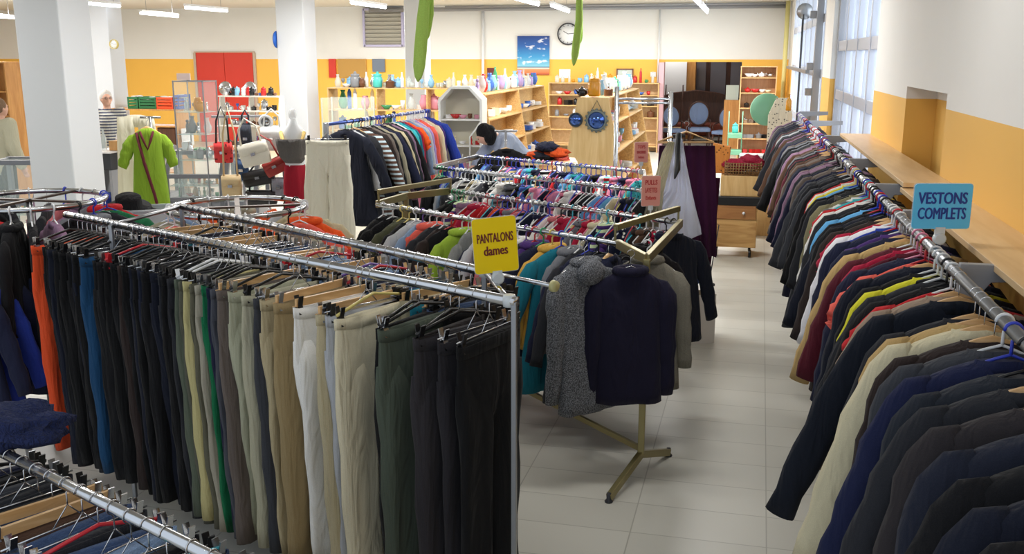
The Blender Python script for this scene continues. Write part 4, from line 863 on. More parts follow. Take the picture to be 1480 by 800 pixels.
g2, tz2 = gondola('plywood A-shaped shelving whose end panel carries two round mirrors', xr2, hy0, hy1, 1.72, .40, 1.06, (.5,), PLY, LV[:-1]+[1.72])
row((xr2-.15, hy0+.35, 1.73), (xr2-.15, hy1-.1, 1.73), 20, ['bottle', 'vase', 'jar', 'figurine', 'vase'], ['white', 'sky blue', 'clear', 'green', 'blue', 'white', 'clear'], 'on top of the right gondola', 'vases on the right gondola', (.9, 1.3), 0)
good('jar', 'amber', (xr2-.20, hy0+.1, 1.73), 'at the front of the right gondola top', None, 1.5); good('pot', 'brown', (xr2-.04, hy0+.3, 1.73), 'at the front of the right gondola top', None, .8)
good('teapot', 'black', (xr2-.36, hy0+.12, 1.73), 'at the front of the right gondola top', None, .9)
for z in (1.38, 1.02, .66):
    x = g2.location.x+tz2(z)-.16
    for (a, b) in ((hy0+.15, hy0+(hy1-hy0)/2-.1), (hy0+(hy1-hy0)/2+.15, hy1-.1)):
        row((x, a, z+.01), (x, b, z+.01), 7, ['glass', 'cup', 'bowl', 'plate_stack'], ['white', 'clear', 'sky blue', 'white', 'pink'], 'on the shelves of the right gondola', 'dishes on the right gondola', (.9, 1.2), 0)
# round mirrors on the end panel
def mirror(u, v, dia, lab, petal):
    p = atY(u, v, hy0-.03); o = empty('round_mirror', p); tag(o, lab, 'mirror'); r = dia/2; X = Matrix.Rotation(PI/2, 3, 'X')
    MB().lathe([(.001, 0), (r*.72, 0), (r*.72, .006), (.001, .006)], 28, (0, -.012, 0), X).build('glass', plain('blue_mirror', (70, 100, 170), .1, .8), o)
    fr = MB()
    if petal:
        fr.tube([(r*.8*math.cos(2*PI*i/32), 0, r*.8*math.sin(2*PI*i/32)) for i in range(32)], r*.13, 8, closed=True)
        for i in range(16): a = 2*PI*i/16; fr.ball((r*.95*math.cos(a), 0, r*.95*math.sin(a)), r*.11, 6, (1, .5, 1))
        w = MB(); w.tube([(-r*.5, .01, r*.75), (0, .015, r*1.7), (r*.5, .01, r*.75)], .006, 6); w.build('cord', plain('cord', (120, 110, 90), .8), o)
    else: fr.tube([(r*.85*math.cos(2*PI*i/32), 0, r*.85*math.sin(2*PI*i/32)) for i in range(32)], r*.15, 8, closed=True)
    fr.build('frame', plain('pewter', (112, 120, 116), .45, .5) if petal else plain('dark_teal_frame', (30, 46, 60), .35), o)
mirror(832, 173, .19, 'small dark-framed round blue mirror on the plywood end panel', False)
mirror(862, 174, .30, 'larger petal-framed round blue mirror on the plywood end panel', True)
# white octagonal-topped cabinet
c0, c1_ = atD(632, 125, 12.6), atD(697, 125, 12.6); w = (c1_-c0).length; zt = c0.z
o = empty('display_cabinet', ((c0.x+c1_.x)/2, (c0.y+c1_.y)/2, 0), YAW*.3); tag(o, 'white display cabinet with cut-off top corners beside the plywood gondola', 'cabinet')
cut = .16; WPA = plain('white_cabinet_paint', (236, 236, 230), .45)
outer = [(-w/2, 0), (w/2, 0), (w/2, zt-cut), (w/2-cut, zt), (-w/2+cut, zt), (-w/2, zt-cut)]
m = MB(); th = .03
for i in range(6):
    a, b = outer[i], outer[(i+1) % 6]; m.beam((a[0], .17, a[1]), (b[0], .17, b[1]), th, .34) if False else None
ring_o = outer; ring_i = [(x*(1-2*th/w), th+(z*(1-2*th/zt))) for x, z in outer]
vs = [(x, 0, z) for x, z in ring_o]+[(x, 0, z) for x, z in ring_i]+[(x, .34, z) for x, z in ring_o]+[(x, .34, z) for x, z in ring_i]
fs = []
for i in range(6):
    j = (i+1) % 6; fs += [(i, j, 6+j, 6+i), (12+j, 12+i, 18+i, 18+j), (j, i, 12+i, 12+j), (6+i, 6+j, 18+j, 18+i)]
m.add(vs, fs, False); m.build('carcass', WPA, o)
MB().prism([(x, .325, z) for x, z in ring_i], (0, .012, 0)).build('back_panel', plain('cabinet_back', (214, 208, 186), .6), o)
for z in (.45, .8, 1.12, 1.45): MB().box((0, .17, z), (w-.06, .30, .018)).build('shelf_board', WPA, o)
m = MB()
for s in (-1, 1): m.tube([(s*w*.46, -.01, 1.42), (s*w*.22, -.01, 1.24), (s*w*.22, -.01, .1)], .012, 4)
m.build('glazing_bar', WPA, o)
for s in (-1, 1): MB().tube([(s*.03, -.012, 1.02), (s*.03, -.035, 1.0), (s*.03, -.035, .94), (s*.03, -.012, .92)], .008, 6).build('handle', WHITEP, o)
P0 = o.matrix_basis if False else Matrix.Translation(o.location) @ Matrix.Rotation(YAW*.3, 4, 'Z')
for z in (1.46, 1.13, .81):
    a, b = P0 @ Vector((-w*.4, .17, z)), P0 @ Vector((w*.4, .17, z)); row(a, b, 5, ['cup', 'figurine', 'box', 'bowl'], ['white', 'brown', 'cream', 'pink', 'red'], 'inside the white cabinet', 'trinkets in the white cabinet', (.6, .9), .02)
# photo frame and things on the cabinet's top
# glassware shelves seen both sides of the third pillar
D = 17.0
a, b = atD(462, 127, D), atD(700, 127, D)
o = shelves('glassware_shelving', 'long pine shelving of glassware and vases behind the pillar', min(a.x, b.x), max(a.x, b.x), (a.y+b.y)/2, .42, [.25, .62, .98, 1.34, 1.71], PINE, back=None)
yy = o.location.y
x0, x1 = min(a.x, b.x), max(a.x, b.x)
for x in (x0+.9, x0+1.8): MB().box((x-o.location.x, 0, .85), (.02, .41, 1.68)).build('divider', OSB, o)
row((x0+.1, yy, 1.712), (x1-.1, yy, 1.712), 30, ['glass', 'vase', 'bottle', 'glass', 'cup', 'jar'], ['white', 'clear', 'white', 'clear', 'sky blue', 'cream', 'silver', 'grey'], 'along the top of the glassware shelving', 'glassware on the top shelf', (.9, 1.3), .08)
good('bowl', 'white', (x0+.3, yy-.05, 1.712), 'on the glassware top', None)
for (u, c_, k_, s_) in ((497, 'grey', 'jar', 1.5), (533, 'turquoise', 'jar', 1.5), (553, 'brown', 'pot', 1.0), (508, 'brown', 'vase', .9)):
    q = atD(u, 120, D-.25); good(k_, c_, (q.x, yy-.15, 1.712), 'in front on the glassware top shelf', None, s_)
for z in (1.341, .981, .621):
    row((x0+.1, yy, z), (x1-.1, yy, z), 18, ['box', 'vase', 'glass', 'bowl', 'jar', 'bottle'], ['clear', 'white', 'blue', 'pink', 'green', 'cream', 'white', 'clear', 'silver'], 'on the lower glassware shelves', 'glassware on the lower shelves', (.9, 1.5), .08)
o = empty('glass_display_box', (atD(503, 150, 15.8).x, atD(503, 150, 15.8).y, 0)); tag(o, 'greenish glass display box in front of the glassware shelving', 'display case')
fm = MB(); W_ = .36
for (x, y) in ((-W_, -.2), (W_, -.2), (-W_, .2), (W_, .2)): fm.box((x, y, .8), (.02, .02, 1.6))
fm.build('frame', plain('pale_metal', (196, 200, 180), .4, .3), o); MB().box((0, 0, 1.2), (W_*2, .4, .8)).build('glass', GLASS, o); MB().box((0, 0, .4), (W_*2, .4, .8)).build('base', PINE, o)
for z in (.81, 1.2): MB().box((0, 0, z), (W_*2-.02, .38, .008)).build('shelf_board', GLASS, o)
for i, c_ in enumerate(('blue', 'green', 'pink', 'sky blue')): good('jar', c_, (o.location.x-.25+.16*i, o.location.y, .82), 'inside the greenish glass box', None, 1.1)

# ------------------------------------------------------------------ left part: pots, crates, case and counters
D = 15.5
a, b = atD(300, 140, D), atD(398, 140, D); x0, x1 = a.x, b.x; y0 = (a.y+b.y)/2
WSH = plain('white_shelf_paint', (226, 222, 212), .5)
o = empty('slanted_shelving', ((x0+x1)/2, y0+.2, 0)); tag(o, 'white shelving with slanting sides holding pots before the red doors', 'shelf'); w = x1-x0
for k in range(3):
    x = -w/2+w*k/2; MB().prism([(x-.012, -.2, 0), (x-.012, .2, 0), (x-.012, .2, 1.62), (x-.012, .06, 1.62)], (.024, 0, 0)).build('side_panel', WSH, o)
for z, dp in ((.5, .36), (.85, .32), (1.17, .28), (1.4, .24), (1.63, .2)): MB().box((0, .2-dp/2, z-.01), (w, dp, .02)).build('shelf_board', WSH, o)
row((x0+.05, y0+.3, 1.631), (x1-.05, y0+.3, 1.631), 14, ['pot', 'jar', 'bottle', 'pot', 'jar'], ['red', 'white', 'blue', 'black', 'black', 'white', 'sky blue', 'brown'], 'on top of the slanting white shelving', 'pots on the slanting shelving', (.9, 1.2), .0)
for z in (1.401, 1.171, .851): row((x0+.05, y0+.28, z), (x1-.05, y0+.28, z), 10, ['pot', 'jar', 'glass', 'cup'], ['black', 'white', 'grey', 'blue', 'silver', 'brown'], 'on the slanting white shelving', 'pans on the slanting shelving', (.7, 1.0), 0)
for (u, lab) in ((309, 'left of two round silver lids before the red doors'), (350, 'right of two round silver lids before the red doors')):
    p = atD(u, 117, D+.1); o = MB().lathe([(.001, 0), (.09, .01), (.11, .0), (.11, .008), (.09, .02), (.02, .03), (.015, .05), (.001, .05)], 24, (0, 0, 0), Matrix.Rotation(R_(80), 3, 'X')).build('pan_lid', cer('silver'), None, 0, (p.x, y0+.34, 1.74)); tag(o, lab, 'lid')
# glass case
p = atD(281, 116, 13.6); o = empty('glass_showcase', (p.x, p.y, 0)); tag(o, 'tall clear glass showcase left of the slanting shelving', 'display case'); W_, H_ = .22, 1.92
fm = MB()
for (x, y) in ((-W_, -.18), (W_, -.18), (-W_, .18), (W_, .18)): fm.box((x, y, H_/2), (.014, .014, H_))
for z in (.02, H_-.01):
    for s in (-1, 1): fm.box((s*W_, 0, z), (.014, .36, .014)); fm.box((0, s*.18, z), (2*W_, .014, .014))
fm.build('frame', STEEL, o); MB().box((0, 0, H_/2), (W_*2-.01, .35, H_-.03)).build('glass', GLASS, o)
for z in (.5, .85, 1.2, 1.5): MB().box((0, 0, z), (W_*2-.02, .34, .008)).build('shelf_board', plain('shelf_glass', (190, 220, 212), .08, alpha=.5), o)
for z in (.86, 1.21, 1.51): row((p.x-.18, p.y, z), (p.x+.18, p.y, z), 4, ['glass', 'vase', 'figurine', 'jar'], ['clear', 'silver', 'amber', 'grey'], 'inside the tall glass showcase', 'glassware in the showcase', (.7, 1.1), .05)
good('jar', 'amber', (p.x+.12, p.y-.1, 1.51), 'by the front of the showcase', None, .9)
tag(MB().box((0, 0, 0), (.20, .01, .09)).build('price_notice', plain('pinkish_paper', (238, 214, 210), .8), None, 0, (p.x-.1, p.y-.1, H_+.05)), 'pale pink notice standing on the glass showcase', 'notice')
# board with crates
D = 17.0
a, b = atD(176, 157, D), atD(264, 157, D); x0, x1 = a.x, b.x; y0 = a.y
o = shelves('crate_shelving', 'wooden shelving of green and orange crates below the yellow wall', x0-.3, x1, y0, .5, [.3, .75, 1.08, 1.36], wood('honey_wood', (206, 150, 84), (186, 128, 66), 2), back=None)
def crate(u0, u1, col, lab, z=1.361, h=.2):
    A, B = atD(u0, 150, D-.1), atD(u1, 150, D-.1); w = B.x-A.x-.02; c = empty('crate', ((A.x+B.x)/2, y0+.25, z)); tag(c, lab, 'crate')
    mt = plain('crate_'+col, {'green': (40, 110, 66), 'orange': (232, 84, 40), 'red': (196, 50, 40), 'blue': (50, 70, 160)}[col], .45)
    m = MB(); m.box((0, 0, .01), (w, .36, .02))
    for s in (-1, 1):
        for k in range(4): m.box((s*w/2, 0, .03+k*(h-.03)/3.4), (.012, .36, .035)); m.box((0, s*.18, .03+k*(h-.03)/3.4), (w, .012, .035))
        for t in (-1, 1): m.box((s*w/2, t*.18, h/2), (.02, .02, h))
    m.build('crate_body', mt, c)
    k = MB()
    for i in range(7): k.box((random.uniform(-w*.36, w*.36), random.uniform(-.1, .1), h*.75+random.uniform(-.02, .05)), (w*.25, .16, .015), Matrix.Rotation(random.uniform(-.5, .5), 3, 'Y'))
    tag(k.build('magazine_pile', plain('papers', (190, 186, 180), .6), None, 0, c.location+Vector((0, 0, .01))), 'magazines standing in the '+lab.split(' crate')[0]+' crate', 'magazines')
crate(177, 194, 'green', 'leftmost green crate behind the shawl', h=.2); crate(196, 224, 'green', 'wide green crate of magazines right of the shawl'); crate(225, 252, 'orange', 'orange crate of magazines on the crate shelving'); crate(253, 262, 'blue', 'narrow blue crate at the right end of the shelving', h=.24)
tag(box_obj('cabinet_box', atD(216, 170, D-.3).x, atD(246, 170, D-.3).x, y0+.03, y0+.45, .751, 1.05, BROWN, None, .01), 'dark brown boxy set beneath the orange crate', 'television')
tag(box_obj('white_folder', atD(256, 170, D-.3).x, atD(262, 170, D-.3).x, y0+.03, y0+.3, .751, 1.04, WHITEP), 'narrow white folder right of the dark brown set', 'folder')
# glass counters
GF = plain('counter_frame', (112, 114, 120), .4, .3)
def counter(u0, u1, D, lab, z1=.95):
    A, B = atD(u0, 250, D), atD(u1, 250, D); w = (B-A).length; c = empty('glass_counter', ((A.x+B.x)/2, (A.y+B.y)/2, 0), math.atan2(B.y-A.y, B.x-A.x)); tag(c, lab, 'counter'); t = .055
    fr = MB()
    for x in (-w/2+t/2, w/2-t/2):
        fr.box((x, 0, .33), (t, t, .66)); fr.beam((x, 0, .62), (x, .22, z1), t, t); fr.box((x, .42, z1-.02), (t, .42, t)); fr.box((x, .62, z1/2), (t, t, z1))
    for (y, z) in ((0, .64), (.22, z1-.01), (.62, z1-.01), (0, .32)): fr.box((0, y, z), (w-.02, t, t))
    fr.build('frame', GF, c, .004)
    MB().box((0, .31, .15), (w-.01, .62, .3)).build('base', plain('counter_base', (134, 136, 142), .5), c)
    g_ = MB(); g_.box((0, -.0, .48), (w-t*2, .006, .28)); g_.beam((0, .0, .655), (0, .21, z1-.01), w-t*2, .006); g_.box((0, .42, z1), (w-t*2, .38, .008)); g_.build('glass', GLASS, c)
    MB().box((0, .31, .50), (w-t*2, .56, .01)).build('shelf_board', plain('shelf_glass', (190, 220, 212), .08, alpha=.5), c)
    M = Matrix.Translation(c.location) @ Matrix.Rotation(c.rotation_euler.z, 4, 'Z')
    for z in (.34, .51): row(M @ Vector((-w/2+.12, .2, z)), M @ Vector((w/2-.12, .2, z)), 9, ['cup', 'figurine', 'vase', 'bowl', 'glass'], ['white', 'clear', 'amber', 'silver', 'red', 'green'], 'inside the glass counters', 'trinkets in the glass counters', (.6, .9), .05)
    return c
cn = counter(237, 322, 13.4, 'grey-framed glass counter with sloping front right of the green kaftan')
def on_counter(m, name, dx, lab, cat, mat, bev=.008): o = m.build(name, mat, None, bev, cn.location+Vector((dx, .40, .957))); o.rotation_euler = cn.rotation_euler; tag(o, lab, cat)
on_counter(MB().box((0, 0, .06), (.14, .10, .12)), 'kitchen_scale', -.30, 'small white box on the glass counter right of the green kaftan', 'box', WHITEP, .02)
on_counter(MB().box((0, 0, .015), (.2, .26, .03)), 'binder', -.10, 'flat green binder on the glass counter beside the kaftan', 'binder', cer('green'))
on_counter((lambda m: (m.box((0, 0, .005), (.3, .22, .01)), m.box((0, .11, .03), (.3, .012, .06)), m.box((0, -.11, .03), (.3, .012, .06)), m.box((.15, 0, .03), (.012, .22, .06)), m.box((-.15, 0, .03), (.012, .22, .06)), m)[-1])(MB()), 'tray', .20, 'orange tray on the glass counter below the glass showcase', 'tray', cer('orange'), 0)
counter(322, 372, 13.0, 'grey-framed glass counter partly hidden by the handbags')
counter(168, 236, 13.9, 'grey-framed glass counter behind the green kaftan')
counter(-30, 50, 10.9, 'grey-framed glass counter at the left edge', 1.08)
A, B = atD(134, 260, 13.3), atD(170, 260, 13.3)
o = empty('desk', ((A.x+B.x)/2, A.y+.2, 0)); tag(o, 'dark grey cash desk in front of the man in stripes', 'desk'); w = B.x-A.x
MB().box((0, 0, .86), (w, .5, .22)).build('drawer_box', DARKP, o, .005); MB().box((0, 0, .985), (w+.05, .55, .025)).build('desk_board', plain('paper', (236, 236, 236), .8), o)
for x in (-w/2+.03, w/2-.03): MB().box((x, 0, .37), (.04, .45, .75)).build('leg', GREYP, o)
zc = 1.0
tag(box_obj('cardboard_box', atD(152, 220, 13.2).x, atD(178, 220, 13.2).x, A.y+.05, A.y+.3, zc, zc+.13, wood('cardboard', (198, 152, 96), (188, 140, 84), 2), None, .004), 'open cardboard box on the cash desk', 'box')
tag(MB().box((0, 0, 0), (.17, .004, .13), Matrix.Rotation(R_(-30), 3, 'X')).build('paper_sheet', plain('paper', (236, 236, 236), .8), None, 0, (atD(167, 208, 13.2).x, A.y+.15, zc+.20)), 'white sheet standing in the cardboard box', 'paper')
good('bottle', 'clear', (atD(140, 220, 13.2).x, A.y+.1, zc), 'on the cash desk', None, 1.1)
tag(box_obj('book_box', atD(139, 270, 13.3).x, atD(154, 270, 13.3).x, A.y-.1, A.y+.2, 0, .42, cer('blue'), None, .01), 'blue box on the floor beside the cash desk', 'box')
# shelving behind the man and at the left edge
D = 17.6
a, b = atD(112, 127, D), atD(163, 127, D)
shelves('hardware_shelving', 'grey-brown shelving behind the man in stripes', a.x, b.x, a.y, .4, [.4, .75, 1.1, 1.4, 1.68], BROWN, back=plain('pegboard', (150, 150, 140), .7))
for i, (k_, c_, s_) in enumerate((('box', 'amber', 1.2), ('box', 'green', 1.0), ('figurine', 'red', 1.1), ('bowl', 'sky blue', 1.6))): q = atD(128+8*i, 125, D); good(k_, c_, (q.x, a.y+.2, 1.685), 'on the shelving behind the man', None, s_)
for z in (1.405, 1.105): row((a.x+.1, a.y+.15, z), (b.x-.1, a.y+.15, z), 6, ['cup', 'jar', 'glass', 'box'], ['white', 'silver', 'grey', 'red'], 'on the boards behind the man', 'goods behind the man', (.8, 1.1), .04)
D = 14.5
a, b = atD(-40, 88, D), atD(14, 88, D)
shelves('tall_shelving', 'tall honey-coloured wooden shelving at the left edge', a.x, b.x, a.y, .35, [.3, .7, 1.05, 1.4, 1.75, 2.16], wood('honey_wood', (206, 150, 84), (186, 128, 66), 2), back=wood('honey_wood', (206, 150, 84), (186, 128, 66), 2))
q = atD(33, 120, 15.5)
o = empty('poster_stand', (q.x, q.y, 0)); tag(o, 'wooden easel stacked with framed prints between shelving and pillar', 'easel')
for s in (-1, 1): MB().beam((s*.17, -.1, 0), (s*.10, .1, 2.1), .03, .03).build('leg', PINE, o)
for (z, w_, h_, c_, n_) in ((1.72, .26, .30, (150, 130, 100), 'sepia print in a wooden frame at the top of the easel'), (1.35, .34, .34, (226, 150, 160), 'pink flower print on the easel'), (.98, .32, .36, (206, 214, 130), 'yellow-green print on the easel'), (.55, .28, .36, (224, 214, 180), 'cream print lowest on the easel')):
    tag(box_obj('art_print', q.x-w_/2, q.x+w_/2, q.y-.14, q.y-.12, z-h_/2, z+h_/2, cloth(c_, 'print')), n_, 'print')

# ------------------------------------------------------------------ hanging display pieces
def t_stand(p, h, lab, arm=.25, yaw=0, mat=STEEL, name='display_stand'):
    o = empty(name, (p.x, p.y, 0), yaw); tag(o, lab, 'stand')
    MB().cyl((0, 0, .02), (0, 0, h), .014).build('pole', mat, o); MB().cyl((-arm, 0, h), (arm, 0, h), .012).build('arm', mat, o)
    MB().lathe([(.2, 0), (.2, .012), (.03, .03), (.016, .05)], 20).build('base', mat, o); return o
q = atD(206, 158, 9.6); t_stand(q+Vector((0, .12, 0)), 1.66, 'thin steel stand holding the green kaftan and cream shawl', .1, YAW)
TPL['kaftan'] = [top_template(5001, w=.145, L=1.02, d=.055, fl=.07, sleeve=.36, sr=.062, collar=None)]; NOUN['kaftan'] = ('kaftan', 'kaftan', 'kaftan')
k = garment('kaftan', (124, 156, 42), 'o', atD(211, 172, 9.3), YAW+R_(14), label='lime green kaftan with maroon trim hanging beside the pillar')
tr = MB(); tr.tube([(-.06, -.045, -.11), (-.03, -.06, -.2), (0, -.06, -.28), (.03, -.06, -.2), (.06, -.045, -.11)], .012, 6); tr.tube([(-.09, -.045, -.12), (-.04, -.065, -.4), (.03, -.07, -.7), (.08, -.07, -1.0)], .016, 6, flat=.5); tr.build('trim', cloth((92, 34, 44)), k)
m = MB()
for s in (-1, 1):
    rings = []
    for i in range(10):
        t = i/9; rings.append(ring(.085+.03*t, .03+.01*math.sin(i), -.06-1.15*t, cx=s*(.10+.05*t), cy=-.02, amp=.012, k=60, ph=i*.3))
    m.loft(rings)
m.ball((0, 0, -.10), .16, 10, (1, .3, .4))
o = m.build('shawl', cloth((230, 226, 208), 'sheer'), None, 0, atD(196, 160, 9.8)); o.rotation_euler = (0, 0, YAW); tag(o, 'cream shawl draped behind the green kaftan', 'shawl')
# handbag stand
q = atD(347, 168, 9.4); st = t_stand(q, q.z, 'grey steel handbag stand crowded with bags', .22, YAW+.2, GREYP, 'handbag_stand')
MB().beam((-.26, 0, q.z), (.26, 0, q.z), .06, .02).build('top_plate', GREYP, st)
def bag(u, v, w, h, d, mat, lab, strap=.25, tilt=0, D=9.2, sm=None):
    p = atD(u, v, D); o = empty('handbag', p, YAW); o.rotation_euler = (0, tilt, YAW); tag(o, lab, 'handbag')
    m = MB(); rings = [ring(w/2*a, d/2*b_, z, n=20, p=.5) for z, a, b_ in ((-h/2, .88, .6), (-h/2+.01, .96, .9), (-h*.1, 1.0, 1.0), (h*.3, .98, .8), (h/2-.01, .94, .5), (h/2, .9, .35))]
    m.loft(rings); m.build('bag_body', mat, o)
    MB().tube([(-w*.35, -d*.2, h/2-.02), (-w*.3, 0, h/2+strap*.6), (0, 0, h/2+strap), (w*.3, 0, h/2+strap*.6), (w*.35, -d*.2, h/2-.02)], .009, 6).build('strap', sm or mat, o)
    f = MB(); f.loft([ring(w/2*.97, d/2*.9, z, n=20, p=.5, cy=-.012) for z in (-.0, h/2-.01)]); f.build('flap', mat, o)
    MB().box((0, -d/2-.014, .0), (.04, .012, .025)).build('buckle', CHROME, o)
LE = lambda n, c: plain('leather_'+n, c, .45, bump=.2, bscale=80)
bag(368, 222, .27, .21, .10, LE('white', (226, 220, 204)), 'ivory handbag with a flap in front of the stand', .22, R_(-14), 8.9)
bag(394, 200, .22, .22, .12, LE('pale', (222, 222, 220)), 'soft white handbag at the upper right of the stand', .16)
bag(323, 220, .17, .19, .07, cloth((214, 70, 70), 'print'), 'handbag patterned in red, yellow and green on the left of the stand', .32, 0, 9.1, BLACKP)
bag(335, 268, .18, .20, .09, LE('tan', (206, 180, 136)), 'small tan pouch bag on a long cord', .62, 0, 9.0)
bag(374, 256, .30, .15, .10, LE('black', (24, 22, 26)), 'black handbag below the ivory one', .2, R_(-10))
bag(398, 240, .22, .15, .08, LE('red', (150, 40, 34)), 'rust red handbag right of the black one', .25, R_(-25), 9.1)
bag(378, 285, .30, .14, .10, LE('dark', (34, 34, 38)), 'large dark bag lowest on the stand', .3)
bag(350, 245, .12, .2, .08, cloth((60, 84, 120), 'denim'), 'blue denim bag hanging in the middle of the stand', .3)
bag(356, 200, .10, .28, .06, cloth((56, 60, 70)), 'slim dark grey bag at the top of the stand', .12)
bag(404, 270, .14, .18, .08, cloth((140, 142, 150)), 'light grey cloth bag between the stand and the red dress', .2)
o = empty('round_mirror', atD(384, 176, 9.2), YAW); tag(o, 'small white round-framed mirror on the handbag stand', 'mirror')
MB().tube([(.055*math.cos(2*PI*i/24), 0, .055*math.sin(2*PI*i/24)) for i in range(24)], .014, 8, closed=True).build('frame', WHITEP, o); MB().lathe([(.001, 0), (.05, 0), (.05, .004), (.001, .004)], 20, (0, 0, 0), Matrix.Rotation(PI/2, 3, 'X')).build('glass', plain('mirror', (150, 150, 150), .08, 1), o)
# dress form with red skirt
q = atD(424, 190, 9.0); o = empty('dress_form', (q.x, q.y, 0), YAW); tag(o, 'clear-headed white dress form wearing a cream and burgundy scarf', 'mannequin')
m = MB(); z0 = q.z-.10; o.scale = (.72, .72, 1)
m.loft([ring(a, b_, z0+z, p=.95) for z, a, b_ in ((-.45, .13, .09), (-.2, .12, .085), (0, .155, .09), (.1, .15, .08), (.16, .07, .05), (.22, .04, .04))]); m.build('torso', WHITEP, o)
MB().ball((0, 0, z0+.25), .05, 12, (1, 1, 1.2)).build('head', plain('clear_head', (214, 214, 214), .1, alpha=.5), o)
MB().cyl((0, 0, .02), (0, 0, z0-.4), .015).build('pole', STEEL, o); MB().lathe([(.2, 0), (.2, .012), (.03, .03)], 20).build('base', STEEL, o)
m = MB(); m.tube([(-.15, -.05, z0+.1), (-.10, -.12, z0-.04), (0, -.14, z0-.05), (.10, -.12, z0-.04), (.15, -.05, z0+.1)], .022, 10); m.build('scarf', cloth((206, 176, 110)), o)
d_ = MB(); d_.loft([ring(a, b_, z, amp=.012, k=40, ph=z*3) for z, a, b_ in ((z0-.20, .125, .09), (z0-.34, .15, .11), (z0-.6, .17, .12), (z0-.9, .19, .13), (z0-.91, .17, .11))]); dd = d_.build('dress', cloth((150, 26, 44)), None, 0, (q.x, q.y, 0)); dd.rotation_euler = (0, 0, YAW); dd.scale = (.72, .72, 1); tag(dd, 'deep red skirt with a beaded hem on the dress form', 'skirt')
bd = MB()
for i in range(12): a = PI+PI*(i+.5)/12; bd.ball((.18*math.cos(a), .13*math.sin(a), z0-.80), .008, 5)
bd.build('beads', plain('gold_beads', (206, 176, 110), .4), dd)
m = MB(); m.loft([ring(a, b_, z, amp=.01, k=50, cx=0) for z, a, b_ in ((z0-.16, .10, .08), (z0-.10, .16, .12), (z0, .19, .13), (z0+.06, .20, .14), (z0+.055, .18, .12), (z0-.02, .15, .11))]); bb = m.build('knit_bag', cloth((92, 88, 86), 'knit'), None, 0, (q.x, q.y-.02, -.02)); bb.rotation_euler = (0, 0, YAW); bb.scale = (.78, .78, 1); tag(bb, 'dark grey knitted stole round the dress form', 'stole')

# ------------------------------------------------------------------ crumpled clothes
def blob_mesh(seed, n=14):
    m = MB(); rd = random.Random(seed); prof = []
    vs = []; fs = []
    K = 20
    for i in range(1, n):
        th = PI*i/n
        for k_ in range(K):
            a = 2*PI*k_/K; d = Vector((math.sin(th)*math.cos(a), math.sin(th)*math.sin(a), math.cos(th)))
            r = 1+.38*noise.noise(d*2.1+Vector((seed, 0, 0)))+.16*noise.noise(d*5+Vector((0, seed, 0)))
            vs.append((d.x*r, d.y*r, max(-.55, d.z*r*.8)+.55))
    for i in range(n-2):
        for k_ in range(K): l = (k_+1) % K; fs.append((i*K+k_, (i+1)*K+k_, (i+1)*K+l, i*K+l))
    fs += [tuple(range(K)), tuple((n-2)*K+k_ for k_ in range(K))[::-1]]
    m.add(vs, fs); return m.mesh('crumpled')
BL = [blob_mesh(s*3.7) for s in range(5)]
def crumple(p, s, col, lab, style='weave', cat='clothes', name='crumpled_garment', rz=None, h=.7, group=None):
    o = inst(name, random.choice(BL), cloth(PAL[col] if isinstance(col, str) else col, style), None, p, (0, 0, random.uniform(0, 6) if rz is None else rz)); o.scale = (s, s*.75, s*h)
    if lab: tag(o, lab, cat, group)
    return o
def heap(c, rx, ry, n, cols, place, group, s=.09, lay=.05):
    for i in range(n):
        a = random.uniform(0, 2*PI); r = math.sqrt(random.random()); q = Vector((c[0]+rx*r*math.cos(a), c[1]+ry*r*math.sin(a), c[2]+lay*(1-r)*random.random()*2)); col = random.choice(cols)
        o = crumple(q, s*random.uniform(.7, 1.2), col, None); reg(o, col, 'crumpled garment', place, 'clothes', group, 'in the heap')
# clear bin on a table by the left pillar
q = atD(190, 312, 6.8); ZB = q.z-.10
o = empty('sorting_table', (q.x-.25, q.y, 0), YAW); tag(o, 'plain table under the bin of belts behind the trouser rack', 'table')
MB().box((0, 0, ZB-.015), (1.3, .6, .03)).build('tabletop', BEECH, o)
for x in (-.6, .6):
    for y in (-.25, .25): MB().box((x, y, (ZB-.03)/2), (.04, .04, ZB-.03)).build('leg', GREYP, o)
BIN = plain('bin_plastic', (206, 214, 220), .25, alpha=.6)
b_ = empty('storage_bin', (atD(206, 312, 6.7).x, atD(206, 312, 6.7).y, ZB), YAW+.35); tag(b_, 'translucent plastic bin heaped with accessories, left of the round rack', 'bin')
m = MB(); w, d, h = .34, .26, .17
for s in (-1, 1): m.box((s*w/2, 0, h/2), (.008, d, h)); m.box((0, s*d/2, h/2), (w, .008, h)); m.box((s*w/2, 0, h), (.02, d+.02, .012)); m.box((0, s*d/2, h), (w+.02, .02, .012))
m.box((0, 0, .005), (w, d, .008)); m.build('bin_body', BIN, b_)
heap((b_.location.x, b_.location.y, ZB+.05), .09, .06, 7, ['black', 'grey', 'sky blue', 'brown', 'charcoal'], 'in the translucent bin', 'accessories in the bin', .08, .06)
heap((q.x-.38, q.y, ZB), .22, .14, 14, ['black', 'orange', 'blue', 'olive', 'pale denim', 'taupe', 'brown', 'sky blue'], 'on the table left of the bin', 'clothes left of the bin', .08, .05)
hq = Vector((b_.location.x-.10, b_.location.y, ZB+.17)); o = MB().lathe([(.15, 0), (.15, .006), (.09, .015), (.085, .08), (.06, .095), (.001, .1)], 22).build('hat', cloth(PAL['black']), None, 0, hq); o.rotation_euler = (R_(14), R_(10), 0); tag(o, 'black brimmed hat on top of the translucent bin', 'hat')
# navy bundle at the left edge on the jeans rail
crumple(at(14, 640, 1.10), .16, (34, 44, 84), 'bundled navy denim lying over the far end of the jeans rail', 'weave', h=.55, rz=.3)

